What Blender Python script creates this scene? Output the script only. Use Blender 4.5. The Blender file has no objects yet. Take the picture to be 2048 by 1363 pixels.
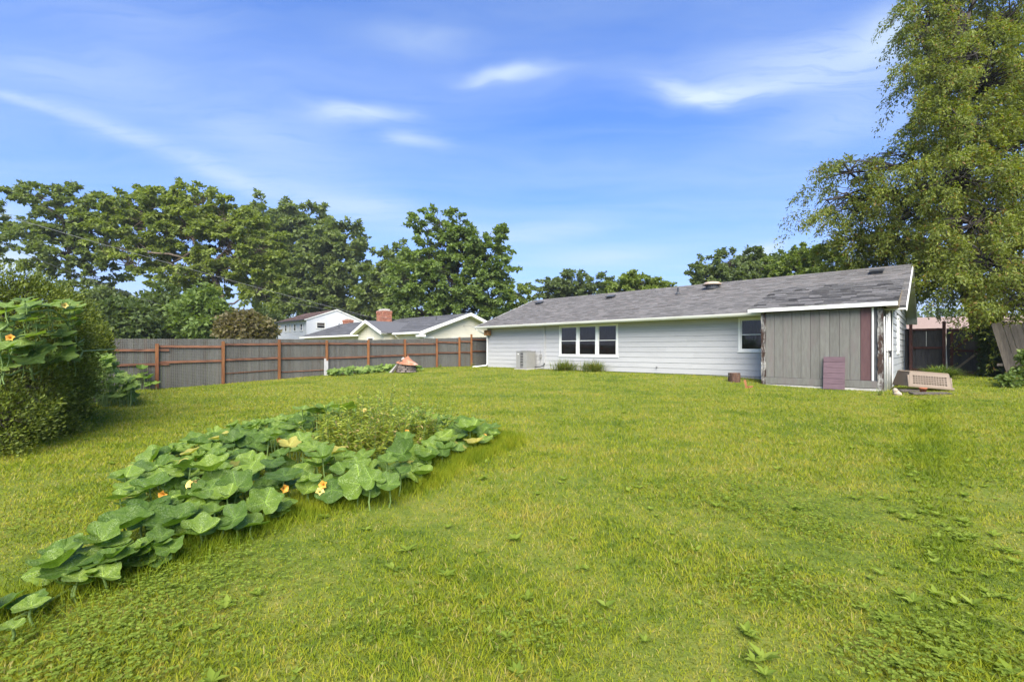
import bpy, math, random
import numpy as np
from mathutils import Vector, Matrix, Euler, Quaternion

S = bpy.context.scene
COL = S.collection
R = math.radians
rnd = random.Random(7)

# ------------------------------------------------------------------ camera
FPX, HY, EYE = 915.0, 699.5, 1.5          # focal length and horizon row in photograph pixels (2048 wide), eye height
cd = bpy.data.cameras.new("camera"); cam = bpy.data.objects.new("camera", cd); COL.objects.link(cam)
cam.location = (0, 0, EYE); cam.rotation_euler = (R(90), 0, 0)
cd.sensor_width = 36; cd.lens = 36 * FPX / 2048; cd.shift_y = (HY - 681.5) / 2048
cd.clip_start = .05; cd.clip_end = 3000
S.camera = cam

# ------------------------------------------------------------------ light
TO_SUN = Vector((.02, -.73, .68)).normalized()
SUN_EL = math.asin(TO_SUN.z); SUN_ROT = math.atan2(TO_SUN.x, TO_SUN.y)
sd = bpy.data.lights.new("sun", 'SUN'); sd.energy = 1.5; sd.angle = R(48); sd.color = (1, .94, .83)
sun = bpy.data.objects.new("sun", sd); COL.objects.link(sun)
sun.rotation_euler = (-TO_SUN).to_track_quat('-Z', 'Y').to_euler(); sun.location = TO_SUN * 60
S.view_settings.view_transform = 'Standard'; S.view_settings.look = 'None'
S.view_settings.gamma = 1; S.view_settings.exposure = 2.8175; S.view_settings.use_curve_mapping = False
SKY_STRENGTH = .0682
SKY_TINT = (.155, .35, .64)

S.render.engine = 'CYCLES'
cy = S.cycles
cy.use_denoising = True; cy.max_bounces = 7; cy.diffuse_bounces = 5; cy.glossy_bounces = 2
cy.transmission_bounces = 3; cy.transparent_max_bounces = 8; cy.caustics_reflective = False; cy.caustics_refractive = False
cy.use_adaptive_sampling = True; cy.adaptive_threshold = .012


def at(px, py, Y):
    """the point at distance Y seen at a pixel of the photograph"""
    return np.array([(px - 1024) / FPX * Y, Y, EYE + (HY - py) / FPX * Y])


# ------------------------------------------------------------------ node helpers
def new_mat(name):
    m = bpy.data.materials.new(name); m.use_nodes = True
    nt = m.node_tree; nt.nodes.clear()
    out = nt.nodes.new('ShaderNodeOutputMaterial')
    return m, nt, out


def nd(nt, t, **kw):
    n = nt.nodes.new(t)
    for k, v in kw.items():
        if k == 'op': n.operation = v
        elif k.startswith('i'):
            key = k[1:]
            n.inputs[int(key) if key.isdigit() else key].default_value = v
        else: setattr(n, k, v)
    return n


def ramp(nt, fac, stops):
    r = nt.nodes.new('ShaderNodeValToRGB'); el = r.color_ramp.elements
    while len(el) < len(stops): el.new(.5)
    for e, (p, c) in zip(el, stops): e.position = p; e.color = (*c, 1) if len(c) == 3 else c
    nt.links.new(fac, r.inputs[0]); return r.outputs[0]


def mixc(nt, fac, a, b, blend='MIX'):
    m = nt.nodes.new('ShaderNodeMix'); m.data_type = 'RGBA'; m.blend_type = blend
    for sock, v in ((m.inputs[0], fac), (m.inputs[6], a), (m.inputs[7], b)):
        if hasattr(v, 'is_linked'): nt.links.new(v, sock)
        elif isinstance(v, (int, float)): sock.default_value = v
        else: sock.default_value = (*v, 1)
    return m.outputs[2]


def math_(nt, op, a, b=None, c=None, clamp=False):
    m = nt.nodes.new('ShaderNodeMath'); m.operation = op; m.use_clamp = clamp
    for i, v in enumerate((a, b, c)):
        if v is None: continue
        if hasattr(v, 'is_linked'): nt.links.new(v, m.inputs[i])
        else: m.inputs[i].default_value = v
    return m.outputs[0]


def noise(nt, vec, scale, detail=4, rough=.55, dist=0):
    n = nt.nodes.new('ShaderNodeTexNoise'); n.inputs['Scale'].default_value = scale
    n.inputs['Detail'].default_value = detail; n.inputs['Roughness'].default_value = rough
    n.inputs['Distortion'].default_value = dist
    nt.links.new(vec, n.inputs['Vector']); return n.outputs[0]


def objcoord(nt, stretch=(1, 1, 1)):
    t = nt.nodes.new('ShaderNodeTexCoord'); m = nt.nodes.new('ShaderNodeMapping')
    m.inputs['Scale'].default_value = stretch
    nt.links.new(t.outputs['Object'], m.inputs['Vector']); return m.outputs[0]


def mat(name, c1, c2=None, scale=6, stretch=(1, 1, 1), rough=.7, bump=.0, spec=.3, objvar=0., attr=0., metal=0., c3=None, s3=1.5, t3=(.5, .7)):
    """painted or weathered surface: two tones by noise, a third in patches, small differences between alike pieces"""
    m, nt, out = new_mat(name)
    p = nt.nodes.new('ShaderNodeBsdfPrincipled')
    v = objcoord(nt, stretch)
    col = None
    if objvar:
        oi = nt.nodes.new('ShaderNodeObjectInfo')
        off = nt.nodes.new('ShaderNodeVectorMath'); off.operation = 'MULTIPLY_ADD'
        cmb = nt.nodes.new('ShaderNodeCombineXYZ')
        for i in range(3): nt.links.new(oi.outputs['Random'], cmb.inputs[i])
        off.inputs[1].default_value = (17, 31, 23)
        nt.links.new(cmb.outputs[0], off.inputs[0]); nt.links.new(v, off.inputs[2]); v = off.outputs[0]
    n = noise(nt, v, scale, 6, .62)
    c2 = c2 or tuple(x * .8 for x in c1)
    col = ramp(nt, n, [(.32, c2), (.68, c1)])
    if c3:
        n3 = noise(nt, v, s3, 5, .6)
        col = mixc(nt, ramp(nt, n3, [(t3[0], (0, 0, 0)), (t3[1], (1, 1, 1))]), col, c3)
    if objvar:
        f = math_(nt, 'MULTIPLY_ADD', oi.outputs['Random'], 2 * objvar, 1 - objvar)
        hv = nt.nodes.new('ShaderNodeHueSaturation'); nt.links.new(f, hv.inputs['Value']); nt.links.new(col, hv.inputs['Color']); col = hv.outputs[0]
    if attr:
        a = nt.nodes.new('ShaderNodeAttribute'); a.attribute_name = 'rnd'
        f = math_(nt, 'MULTIPLY_ADD', a.outputs['Fac'], 2 * attr, 1 - attr)
        hv = nt.nodes.new('ShaderNodeHueSaturation'); nt.links.new(f, hv.inputs['Value']); nt.links.new(col, hv.inputs['Color']); col = hv.outputs[0]
    nt.links.new(col, p.inputs['Base Color'])
    p.inputs['Roughness'].default_value = rough; p.inputs['Metallic'].default_value = metal
    p.inputs['Specular IOR Level'].default_value = spec
    if bump:
        b = nt.nodes.new('ShaderNodeBump'); b.inputs['Strength'].default_value = bump; b.inputs['Distance'].default_value = .02
        nt.links.new(n, b.inputs['Height']); nt.links.new(b.outputs[0], p.inputs['Normal'])
    nt.links.new(p.outputs[0], out.inputs[0])
    return m


def leafmat(name, stops, trans=.42, rough=.5, spec=.25, big=.5, bigscale=.35, warm=None):
    """leaf colour by a per-leaf number and slow noise between the boughs; lets some light through"""
    m, nt, out = new_mat(name)
    a = nt.nodes.new('ShaderNodeAttribute'); a.attribute_name = 'rnd'
    v = objcoord(nt)
    n = noise(nt, v, bigscale, 3, .5)
    n2 = math_(nt, 'MULTIPLY_ADD', n, 2.2, -.6, True)
    f = math_(nt, 'ADD', math_(nt, 'MULTIPLY', a.outputs['Fac'], 1 - big), math_(nt, 'MULTIPLY', n2, big), None, True)
    k = len(stops) - 1
    col = ramp(nt, f, [(i / k, s) for i, s in enumerate(stops)])
    if warm:
        wn = math_(nt, 'GREATER_THAN', math_(nt, 'FRACT', math_(nt, 'MULTIPLY', a.outputs['Fac'], 37.7)), 1 - warm[1])
        col = mixc(nt, wn, col, warm[0])
    p = nt.nodes.new('ShaderNodeBsdfPrincipled'); p.inputs['Roughness'].default_value = rough; p.inputs['Specular IOR Level'].default_value = spec
    nt.links.new(col, p.inputs['Base Color'])
    t = nt.nodes.new('ShaderNodeBsdfTranslucent')
    tc = mixc(nt, 1.0, col, (1.25, 1.3, .45), 'MULTIPLY'); nt.links.new(tc, t.inputs[0])
    mx = nt.nodes.new('ShaderNodeMixShader'); mx.inputs[0].default_value = trans
    nt.links.new(p.outputs[0], mx.inputs[1]); nt.links.new(t.outputs[0], mx.inputs[2]); nt.links.new(mx.outputs[0], out.inputs[0])
    return m


# ------------------------------------------------------------------ sky
def make_world():
    w = bpy.data.worlds.new("World"); S.world = w; w.use_nodes = True
    nt = w.node_tree; nt.nodes.clear()
    out = nt.nodes.new('ShaderNodeOutputWorld'); bg = nt.nodes.new('ShaderNodeBackground')
    sky = nt.nodes.new('ShaderNodeTexSky'); sky.sky_type = 'NISHITA'; sky.sun_disc = False
    sky.sun_elevation = SUN_EL; sky.sun_rotation = SUN_ROT; sky.altitude = 200; sky.air_density = 1.0; sky.dust_density = .6; sky.ozone_density = 2.2
    L = nt.links.new
    base = mixc(nt, 1, sky.outputs[0], SKY_TINT, 'MULTIPLY')
    tc = nt.nodes.new('ShaderNodeTexCoord'); sep = nt.nodes.new('ShaderNodeSeparateXYZ'); L(tc.outputs['Generated'], sep.inputs[0])
    z = math_(nt, 'MAXIMUM', sep.outputs[2], .02)
    # a layer of thin high cloud: where each sight line meets a sheet one unit overhead
    cmb = nt.nodes.new('ShaderNodeCombineXYZ')
    L(math_(nt, 'DIVIDE', sep.outputs[0], z), cmb.inputs[0]); L(math_(nt, 'DIVIDE', sep.outputs[1], z), cmb.inputs[1])
    P = cmb.outputs[0]
    wn = nt.nodes.new('ShaderNodeTexNoise'); wn.inputs['Scale'].default_value = 1.3; wn.inputs['Detail'].default_value = 4; L(P, wn.inputs['Vector'])
    wv = nt.nodes.new('ShaderNodeVectorMath'); wv.operation = 'MULTIPLY_ADD'; L(wn.outputs['Color'], wv.inputs[0])
    wv.inputs[1].default_value = (.5, .5, 0); L(P, wv.inputs[2])
    wo = nt.nodes.new('ShaderNodeVectorMath'); wo.operation = 'SUBTRACT'; L(wv.outputs[0], wo.inputs[0]); wo.inputs[1].default_value = (.25, .25, 0)
    PW = wo.outputs[0]

    def pl(px, py):
        d = (HY - py) / FPX
        return np.array([(px - 1024) / FPX / d, 1 / d])
    total = None
    # wisps of cirrus in the sheet: two ends, half width, strength
    wisps = [((-40, 185), (150, 235), 14, .40), ((130, 232), (330, 305), 20, .42), ((300, 300), (560, 392), 26, .42), ((500, 372), (820, 440), 40, .40),
             ((-60, 140), (330, 190), 60, .30), ((300, 230), (700, 330), 70, .30), ((760, 440), (1060, 480), 30, .30),
             ((900, 140), (1090, 134), 16, .62), ((650, 236), (830, 226), 22, .62), ((780, 284), (890, 296), 20, .55),
             ((1280, 168), (1480, 214), 24, .55), ((1330, 205), (1620, 190), 22, .5), ((1400, 165), (1900, 120), 70, .5), ((1500, 285), (1850, 220), 45, .38),
             ((700, 75), (960, 80), 22, .25), ((100, 40), (500, 60), 60, .22), ((1050, 520), (1350, 508), 20, .45), ((1000, 470), (1250, 450), 22, .3),
             ((-120, 530), (90, 525), 26, 1.2), ((1490, 512), (1556, 504), 16, 1.3), ((-80, 430), (70, 428), 14, .5), ((1680, 90), (1850, 60), 60, .45)]
    for (a, b, hw, amp) in wisps:
        pa, pb = pl(*a), pl(*b); c = (pa + pb) / 2; h1 = (pb - pa) / 2
        mx, my = (a[0] + b[0]) / 2, (a[1] + b[1]) / 2
        h2 = (pl(mx, my - hw) - pl(mx, my + hw)) / 2
        inv = np.linalg.inv(np.stack([h1, h2], 1))
        sb = nt.nodes.new('ShaderNodeVectorMath'); sb.operation = 'SUBTRACT'; L(PW, sb.inputs[0]); sb.inputs[1].default_value = (*c, 0)
        sq = None
        for row in inv:
            d = nt.nodes.new('ShaderNodeVectorMath'); d.operation = 'DOT_PRODUCT'; L(sb.outputs[0], d.inputs[0]); d.inputs[1].default_value = (*row, 0)
            s2 = math_(nt, 'MULTIPLY', d.outputs['Value'], d.outputs['Value'])
            sq = s2 if sq is None else math_(nt, 'ADD', sq, s2)
        g = math_(nt, 'MULTIPLY', math_(nt, 'EXPONENT', math_(nt, 'MULTIPLY', sq, -1.1)), amp)
        total = g if total is None else math_(nt, 'ADD', total, g)
    mp = nt.nodes.new('ShaderNodeMapping'); mp.inputs['Rotation'].default_value = (0, 0, R(-35)); mp.inputs['Scale'].default_value = (1.2, 6.5, 1); L(PW, mp.inputs[0])
    st = noise(nt, mp.outputs[0], 2.4, 10, .68, .6)
    stf = math_(nt, 'MULTIPLY_ADD', st, 2.6, -.28, True)
    total = math_(nt, 'MULTIPLY', total, stf)
    mp2 = nt.nodes.new('ShaderNodeMapping'); mp2.inputs['Rotation'].default_value = (0, 0, R(-28)); mp2.inputs['Scale'].default_value = (.5, 1.9, 1); L(PW, mp2.inputs[0])
    veil = math_(nt, 'MULTIPLY_ADD', noise(nt, mp2.outputs[0], 1.1, 7, .6, .3), 1.35, -.46, True)
    total = math_(nt, 'ADD', total, math_(nt, 'MULTIPLY', veil, .5), None, True)
    total = math_(nt, 'MULTIPLY', total, math_(nt, 'MULTIPLY_ADD', sep.outputs[2], 12, -.1, True))
    hz = math_(nt, 'MULTIPLY', math_(nt, 'EXPONENT', math_(nt, 'MULTIPLY', z, -5.0)), 1.0)
    c1 = mixc(nt, hz, base, (1.50, 1.45, 1.9))
    c2 = mixc(nt, total, c1, (1.55, 1.88, 2.2))
    L(c2, bg.inputs[0]); bg.inputs[1].default_value = SKY_STRENGTH; L(bg.outputs[0], out.inputs[0])


make_world()

# ------------------------------------------------------------------ mesh helpers
class MB:
    """collects simple solids; build() links them as one mesh object"""
    def __init__(s): s.v = []; s.f = []; s.r = []

    def add(s, verts, faces, r=.5):
        o = len(s.v); s.v += [tuple(p) for p in verts]; s.f += [tuple(i + o for i in f) for f in faces]; s.r += [r] * len(faces); return s

    def box(s, x0, x1, y0, y1, z0, z1, M=None, r=.5):
        vs = [(x, y, z) for z in (z0, z1) for y in (y0, y1) for x in (x0, x1)]
        if M is not None: vs = [M @ Vector(p) for p in vs]
        return s.add(vs, [(0, 2, 3, 1), (4, 5, 7, 6), (0, 1, 5, 4), (2, 6, 7, 3), (0, 4, 6, 2), (1, 3, 7, 5)], r)

    def bbox(s, x0, x1, y0, y1, z0, z1, c=.006, M=None, r=.5):
        """box with its long edges chamfered along the longest axis"""
        d = [x1 - x0, y1 - y0, z1 - z0]; ax = d.index(max(d)); o = [i for i in range(3) if i != ax]
        lo = [x0, y0, z0]; hi = [x1, y1, z1]; p, q = o
        ring = [(lo[p] + c, lo[q]), (hi[p] - c, lo[q]), (hi[p], lo[q] + c), (hi[p], hi[q] - c), (hi[p] - c, hi[q]), (lo[p] + c, hi[q]), (lo[p], hi[q] - c), (lo[p], lo[q] + c)]
        vs = []
        for e in (lo[ax], hi[ax]):
            for a, b in ring:
                t = [0, 0, 0]; t[ax] = e; t[p] = a; t[q] = b; vs.append(Vector(t))
        if M is not None: vs = [M @ t for t in vs]
        fs = [(i, (i + 1) % 8, 8 + (i + 1) % 8, 8 + i) for i in range(8)] + [tuple(range(7, -1, -1)), tuple(range(8, 16))]
        return s.add(vs, fs, r)

    def prism(s, poly, axis, a0, a1, M=None, r=.5):
        """poly in the two other axes, extruded along axis"""
        n = len(poly); vs = []
        for e in (a0, a1):
            for p, q in poly:
                t = [0, 0, 0]; t[axis] = e; o = [i for i in range(3) if i != axis]; t[o[0]] = p; t[o[1]] = q; vs.append(Vector(t))
        if M is not None: vs = [M @ t for t in vs]
        fs = [(i, (i + 1) % n, n + (i + 1) % n, n + i) for i in range(n)] + [tuple(range(n - 1, -1, -1)), tuple(range(n, 2 * n))]
        return s.add(vs, fs, r)

    def tube(s, pts, rad, n=6, cap=True, r=.5):
        pts = [Vector(p) for p in pts]; rads = rad if isinstance(rad, (list, tuple)) else [rad] * len(pts)
        vs = []; up = None
        for i, p in enumerate(pts):
            d = (pts[min(i + 1, len(pts) - 1)] - pts[max(i - 1, 0)]).normalized()
            if up is None: up = d.orthogonal()
            a = (up - d * up.dot(d)).normalized(); b = d.cross(a); up = a
            for k in range(n):
                t = 2 * math.pi * k / n; vs.append(p + (a * math.cos(t) + b * math.sin(t)) * rads[i])
        fs = [(i * n + k, i * n + (k + 1) % n, (i + 1) * n + (k + 1) % n, (i + 1) * n + k) for i in range(len(pts) - 1) for k in range(n)]
        if cap: fs += [tuple(range(n - 1, -1, -1)), tuple(range((len(pts) - 1) * n, len(pts) * n))]
        return s.add(vs, fs, r)

    def lathe(s, prof, n=20, c=(0, 0, 0), r=.5):
        vs = []; m = len(prof)
        for k in range(n):
            t = 2 * math.pi * k / n
            for (q, z) in prof: vs.append((c[0] + q * math.cos(t), c[1] + q * math.sin(t), c[2] + z))
        fs = [(k * m + i, ((k + 1) % n) * m + i, ((k + 1) % n) * m + i + 1, k * m + i + 1) for k in range(n) for i in range(m - 1)]
        return s.add(vs, fs, r)

    def mesh(s, name, m, smooth=False):
        me = bpy.data.meshes.new(name); me.from_pydata(s.v, [], s.f); me.update()
        a = me.attributes.new('rnd', 'FLOAT', 'FACE'); a.data.foreach_set('value', s.r)
        me.materials.append(m)
        if smooth: me.polygons.foreach_set('use_smooth', [True] * len(me.polygons))
        return me

    def build(s, name, m, parent=None, smooth=False):
        return link(name, s.mesh(name, m, smooth), parent)


def link(name, me, parent=None, loc=None, rot=None, kind=None):
    o = bpy.data.objects.new(name, me); COL.objects.link(o)
    if parent is not None: o.parent = parent
    if loc is not None: o.location = loc
    if rot is not None: o.rotation_euler = rot
    if kind: o['kind'] = kind
    return o


def np_mesh(name, V, F, m, rv=None, smooth=False):
    """triangles from arrays, with a number per face"""
    V = np.asarray(V, np.float32); F = np.asarray(F, np.int32)
    me = bpy.data.meshes.new(name); me.vertices.add(len(V)); me.vertices.foreach_set('co', V.ravel())
    me.loops.add(F.size); me.loops.foreach_set('vertex_index', F.ravel())
    me.polygons.add(len(F)); me.polygons.foreach_set('loop_start', np.arange(0, F.size, F.shape[1], dtype=np.int32))
    me.update(calc_edges=True)
    if rv is not None:
        a = me.attributes.new('rnd', 'FLOAT', 'FACE'); a.data.foreach_set('value', np.asarray(rv, np.float32))
    if smooth: me.polygons.foreach_set('use_smooth', np.ones(len(F), bool))
    me.materials.append(m)
    return me


def thing(name, label, cat, loc=(0, 0, 0), rz=0, group=None):
    o = bpy.data.objects.new(name, None); COL.objects.link(o); o.location = loc; o.rotation_euler = (0, 0, rz)
    o.empty_display_size = .2
    return tag(o, label, cat, group)


def tag(o, label, cat, group=None):
    o['label'] = label; o['category'] = cat
    if group: o['group'] = group
    return o


def nrm(a): return a / np.maximum(np.linalg.norm(a, axis=-1, keepdims=True), 1e-9)


def kites(P, D, N, l, w, rg, fold=.18):
    """leaf-shaped folded kites: base P, axis D, normal hint N"""
    n = len(P); D = nrm(D); Sd = nrm(np.cross(D, N)); Nn = np.cross(Sd, D)
    l = np.broadcast_to(np.asarray(l, float).reshape(-1, 1), (n, 1)); w = np.broadcast_to(np.asarray(w, float).reshape(-1, 1), (n, 1))
    V = np.empty((n, 4, 3)); V[:, 0] = P
    V[:, 1] = P + D * l * .45 + Sd * w / 2 + Nn * w * fold; V[:, 2] = P + D * l - Nn * l * .12; V[:, 3] = P + D * l * .45 - Sd * w / 2 + Nn * w * fold
    i = np.arange(n)[:, None] * 4
    F = np.concatenate([i + np.array([[0, 1, 2]]), i + np.array([[0, 2, 3]])], 1).reshape(-1, 3)
    rv = np.repeat(rg.random(n), 2)
    return V.reshape(-1, 3), F, rv


# ------------------------------------------------------------------ frames: the house line runs away to the left
TH = R(47.2)
U = np.array([math.sin(TH), -math.cos(TH)]); W = np.array([math.cos(TH), math.sin(TH)])
C0 = np.array([-1.476, 27.92]); RZ = math.atan2(U[1], U[0])
F0 = np.array([-13.3, 17.1])


def H(a, b, z=0): q = C0 + a * U + b * W; return np.array([q[0], q[1], z])


def FT(t, x=0): return F0 + t * W + x * U


_ctl = [(FT(t), g) for t, g in ((-8, -.05), (-4, 0), (0, .05), (2.17, .11), (4.35, .22), (6.5, .29), (8.67, .39), (10.9, .45), (13.06, .49), (15.7, .50), (20, .5))]
_ctl += [(H(a, b)[:2], g) for a, b, g in ((0, 0, .47), (4, 0, .465), (8, 0, .46), (12, 0, .45), (14.5, 0, .43), (15.5, -1.3, .25), (17, -1.3, .22), (18.9, -1.3, .20), (19.4, 0, .28), (20, 4, .42), (20.5, 7, .48), (14, -2, .30), (10, -2.2, .36), (5, -2.2, .41), (8, 9, .5), (19, 12, .5), (24, 5, .5), (24, 0, .35))]
_ctl += [(np.array(p), g) for p, g in (((0, 0), 0), ((3, 0), 0), ((-4, 1), 0), ((0, 4), 0), ((-5, 6), 0), ((4, 4), .0), ((0, 9), .06), ((6, 8), .08), ((-8, 10), .0), ((0, 14), .17), ((6, 13), .17), ((12, 9), .12), ((-6, 15), .12), ((18, 11), .25), ((0, -10), -.1), ((-25, 0), -.1), ((25, 0), .2), ((-20, 40), .5), ((20, 40), .5), ((40, 20), .5), ((-35, 20), .2))]
_cp = np.array([c[0] for c in _ctl]); _cg = np.array([c[1] for c in _ctl])


def _tps(r2): return .5 * r2 * np.log(r2 + 1e-9)


_n = len(_cp); _A = np.zeros((_n + 3, _n + 3)); _A[:_n, :_n] = _tps(((_cp[:, None] - _cp[None]) ** 2).sum(-1)) + np.eye(_n) * 3.0
_A[:_n, _n] = 1; _A[:_n, _n + 1:] = _cp; _A[_n, :_n] = 1; _A[_n + 1:, :_n] = _cp.T
_w = np.linalg.solve(_A, np.concatenate([_cg, np.zeros(3)]))


def G(X, Y):
    """height of the ground"""
    X = np.asarray(X, float); Y = np.asarray(Y, float)
    sh = X.shape; q = np.stack([X.ravel(), Y.ravel()], 1)
    qq = np.clip(q, (-45, -15), (45, 55))
    g = np.empty(len(q))
    for i in range(0, len(q), 60000):
        s = qq[i:i + 60000]
        g[i:i + 60000] = _tps(((s[:, None] - _cp[None]) ** 2).sum(-1)) @ _w[:_n] + _w[_n] + s @ _w[_n + 1:]
    g = np.clip(g, -.12, .55)
    g += .012 * np.sin(q[:, 0] * 1.1 + .5 * q[:, 1]) * np.cos(q[:, 1] * .9)
    return g.reshape(sh)


def g1(x, y): return float(G(np.array([x]), np.array([y]))[0])


def on_ground(px, py):
    """where the sight line through a pixel meets the ground"""
    Y = FPX * EYE / max(py - HY, 5)
    for _ in range(25):
        x = (px - 1024) / FPX * Y; Y = .5 * Y + .5 * FPX * (EYE - g1(x, Y)) / max(py - HY, 5)
    return np.array([(px - 1024) / FPX * Y, Y, g1((px - 1024) / FPX * Y, Y)])


# ------------------------------------------------------------------ materials
M_trim = mat('white_paint', (.78, .77, .72), (.66, .65, .59), 3, rough=.45, spec=.4, objvar=.03)
M_gutter = mat('cream_gutter', (.74, .73, .66), (.60, .59, .50), 1.2, (.6, 1, 3), .4, spec=.4)
M_soffit = mat('soffit_paint', (.66, .66, .60), (.56, .55, .47), 2, rough=.6)
M_siding = mat('pale_grey_siding', (.425, .418, .405), (.385, .378, .366), 2.2, (.5, 1, 4), .55, .05, objvar=.035)
M_gable = mat('shaded_gable_siding', (.36, .37, .37), (.29, .30, .30), 2.2, (1, .5, 4), .55, .05, objvar=.05)  # same house siding in a darker tone that carries the gable end's shade
M_core = mat('wall_core', (.13, .13, .13), rough=.9)
M_found = mat('concrete_foundation', (.5, .47, .42), (.3, .28, .25), 7, rough=.9, bump=.3)
M_shingle = mat('asphalt_shingle', (.142, .134, .124), (.098, .092, .085), 26, rough=.95, bump=.3, attr=.28, c3=(.13, .112, .10), s3=3.5, t3=(.45, .75))
M_shingle2 = mat('dark_asphalt_shingle', (.118, .112, .104), (.068, .064, .060), 26, rough=.95, bump=.3, attr=.6, c3=(.10, .085, .08), s3=3.5, t3=(.5, .75))
M_roofold = mat('grey_roof', (.115, .114, .118), (.08, .08, .083), 14, rough=.95, attr=.3)
M_black = mat('black_plastic', (.02, .02, .022), rough=.5)
M_darkmetal = mat('dark_metal', (.06, .062, .065), rough=.5)
M_tan = mat('weathered_tan_metal', (.42, .33, .26), (.34, .26, .2), 6, rough=.6)
M_acm = mat('beige_grey_steel', (.27, .262, .24), (.235, .228, .21), 4, rough=.45, spec=.4)
M_acd = mat('louvre_dark', (.05, .05, .05), rough=.6)
M_board = mat('grey_stained_board', (.165, .160, .138), (.125, .118, .102), 5, (3, 3, .5), .8, .25, objvar=.09, c3=(.15, .125, .115), s3=1.2, t3=(.5, .75))
M_maroon = mat('maroon_board', (.115, .062, .060), (.09, .046, .046), 6, (3, 3, .5), .75, .2)
M_mauve = mat('faded_maroon_board', (.165, .105, .118), (.12, .075, .085), 6, (.7, 3, 3), .75, .2, objvar=.12)
M_rot = mat('rotten_peeling_post', (.40, .38, .34), (.035, .03, .028), 9, (1.6, 1.6, .6), .9, .5, c3=(.05, .03, .022), s3=5, t3=(.42, .55))
M_weath = mat('weathered_wood', (.26, .21, .14), (.14, .105, .07), 5, (1, 4, 4), .85, .3)
M_post = mat('orange_brown_post', (.27, .118, .040), (.16, .064, .024), 5, (3, 3, .5), .75, .3, objvar=.16, c3=(.10, .034, .016), s3=1.2, t3=(.45, .7))
M_rail = mat('red_brown_rail', (.215, .098, .052), (.095, .042, .025), 6, (3, .5, 3), .8, .3, objvar=.22, c3=(.035, .02, .016), s3=2.2, t3=(.55, .68))
M_fboard = mat('grey_fence_board', (.128, .126, .108), (.090, .088, .075), 4, (4, 4, .5), .9, .3, objvar=.14, c3=(.095, .072, .054), s3=.8, t3=(.5, .75))
M_wire = mat('galvanised_wire', (.19, .185, .165), (.145, .14, .125), 20, rough=.5, spec=.4)
M_darkboard = mat('shade_dark_board', (.060, .058, .058), (.035, .033, .033), 5, (4, 4, .5), .85, .3, objvar=.18)  # dark tone holds the tree's shade over gate and side fence
M_darkrail = mat('dark_red_rail', (.085, .034, .026), (.045, .018, .015), 6, (1, 1, 1), .8, .3, objvar=.15)  # rails darkened with the same tree shade
M_greywood = mat('shade_darkened_wood', (.105, .088, .068), (.055, .046, .037), 6, (4, 4, .5), .9, .4, objvar=.18)  # grey wood darkened so the pickets carry the tree's shade in their colour
M_barkL = mat('brown_bark', (.20, .15, .11), (.09, .066, .05), 3, (3, 3, .7), .95, .6)
M_barkD = mat('dark_bark', (.052, .044, .036), (.028, .024, .02), 3, (3, 3, .7), .95, .6)
M_log = mat('log_bark', (.13, .07, .045), (.045, .026, .02), 9, (2, 2, .5), .95, .6, c3=(.32, .27, .21), s3=6, t3=(.58, .64))
M_logend = mat('log_end', (.24, .14, .08), (.12, .06, .04), 12, rough=.9, bump=.3)
M_orange = mat('split_orange_wood', (.30, .135, .05), (.19, .075, .03), 9, rough=.8, bump=.3)
M_box = mat('honey_wood', (.40, .20, .07), (.22, .10, .03), 7, (1, 1, 4), .7, .3)
M_tanplastic = mat('tan_plastic', (.235, .18, .13), (.20, .15, .105), 3, rough=.5)
M_terra = mat('terracotta', (.42, .15, .07), (.3, .10, .05), 8, rough=.8)
M_stone = mat('pale_stone', (.5, .43, .33), (.3, .23, .16), 6, rough=.9, bump=.5)
M_pitstone = mat('grey_brown_stone', (.20, .165, .14), (.10, .082, .07), 7, rough=.95, bump=.5, objvar=.25)
M_rust = mat('rusty_sheet', (.42, .19, .10), (.24, .10, .055), 5, rough=.75, c3=(.55, .40, .30), s3=3, t3=(.55, .7))
M_pale = mat('pale_grey_board', (.42, .41, .39), (.30, .29, .27), 6, rough=.7)
M_brick = mat('orange_brick', (.42, .17, .10), (.24, .09, .055), 7, rough=.9, objvar=.25, c3=(.48, .33, .24), s3=4, t3=(.55, .7))
M_mortar = mat('mortar', (.42, .38, .34), rough=.95)
M_cream = mat('cream_lap_siding', (.62, .575, .45), (.57, .53, .41), 1.5, (1, 1, 3), .6)
M_white = mat('white_lap_siding', (.66, .66, .66), (.60, .60, .60), 1.5, (1, 1, 3), .6)
M_brownroof = mat('brown_roof', (.155, .10, .085), (.11, .07, .06), 10, rough=.95, attr=.25)
M_pinkroof = mat('pinkish_roof', (.27, .20, .165), (.21, .145, .12), 8, rough=.9, attr=.15)
M_curtain = mat('net_curtain', (.125, .118, .11), (.07, .066, .062), 9, (5, 5, .3), .9)
M_interior = mat('dim_room', (.07, .056, .048), rough=.9)
M_line = mat('cable', (.12, .12, .12), rough=.6)
M_linelight = mat('pale_cable', (.22, .22, .22), rough=.5)


def glass():
    m, nt, out = new_mat('window_glass')
    t = nt.nodes.new('ShaderNodeBsdfTransparent'); t.inputs[0].default_value = (.72, .74, .74, 1)
    g = nt.nodes.new('ShaderNodeBsdfGlossy'); g.inputs['Roughness'].default_value = .03
    f = nt.nodes.new('ShaderNodeFresnel'); f.inputs[0].default_value = 1.5
    mx = nt.nodes.new('ShaderNodeMixShader'); nt.links.new(math_(nt, 'MULTIPLY_ADD', f.outputs[0], .7, .01, True), mx.inputs[0])
    nt.links.new(t.outputs[0], mx.inputs[1]); nt.links.new(g.outputs[0], mx.inputs[2]); nt.links.new(mx.outputs[0], out.inputs[0])
    return m


M_glass = glass()

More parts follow.
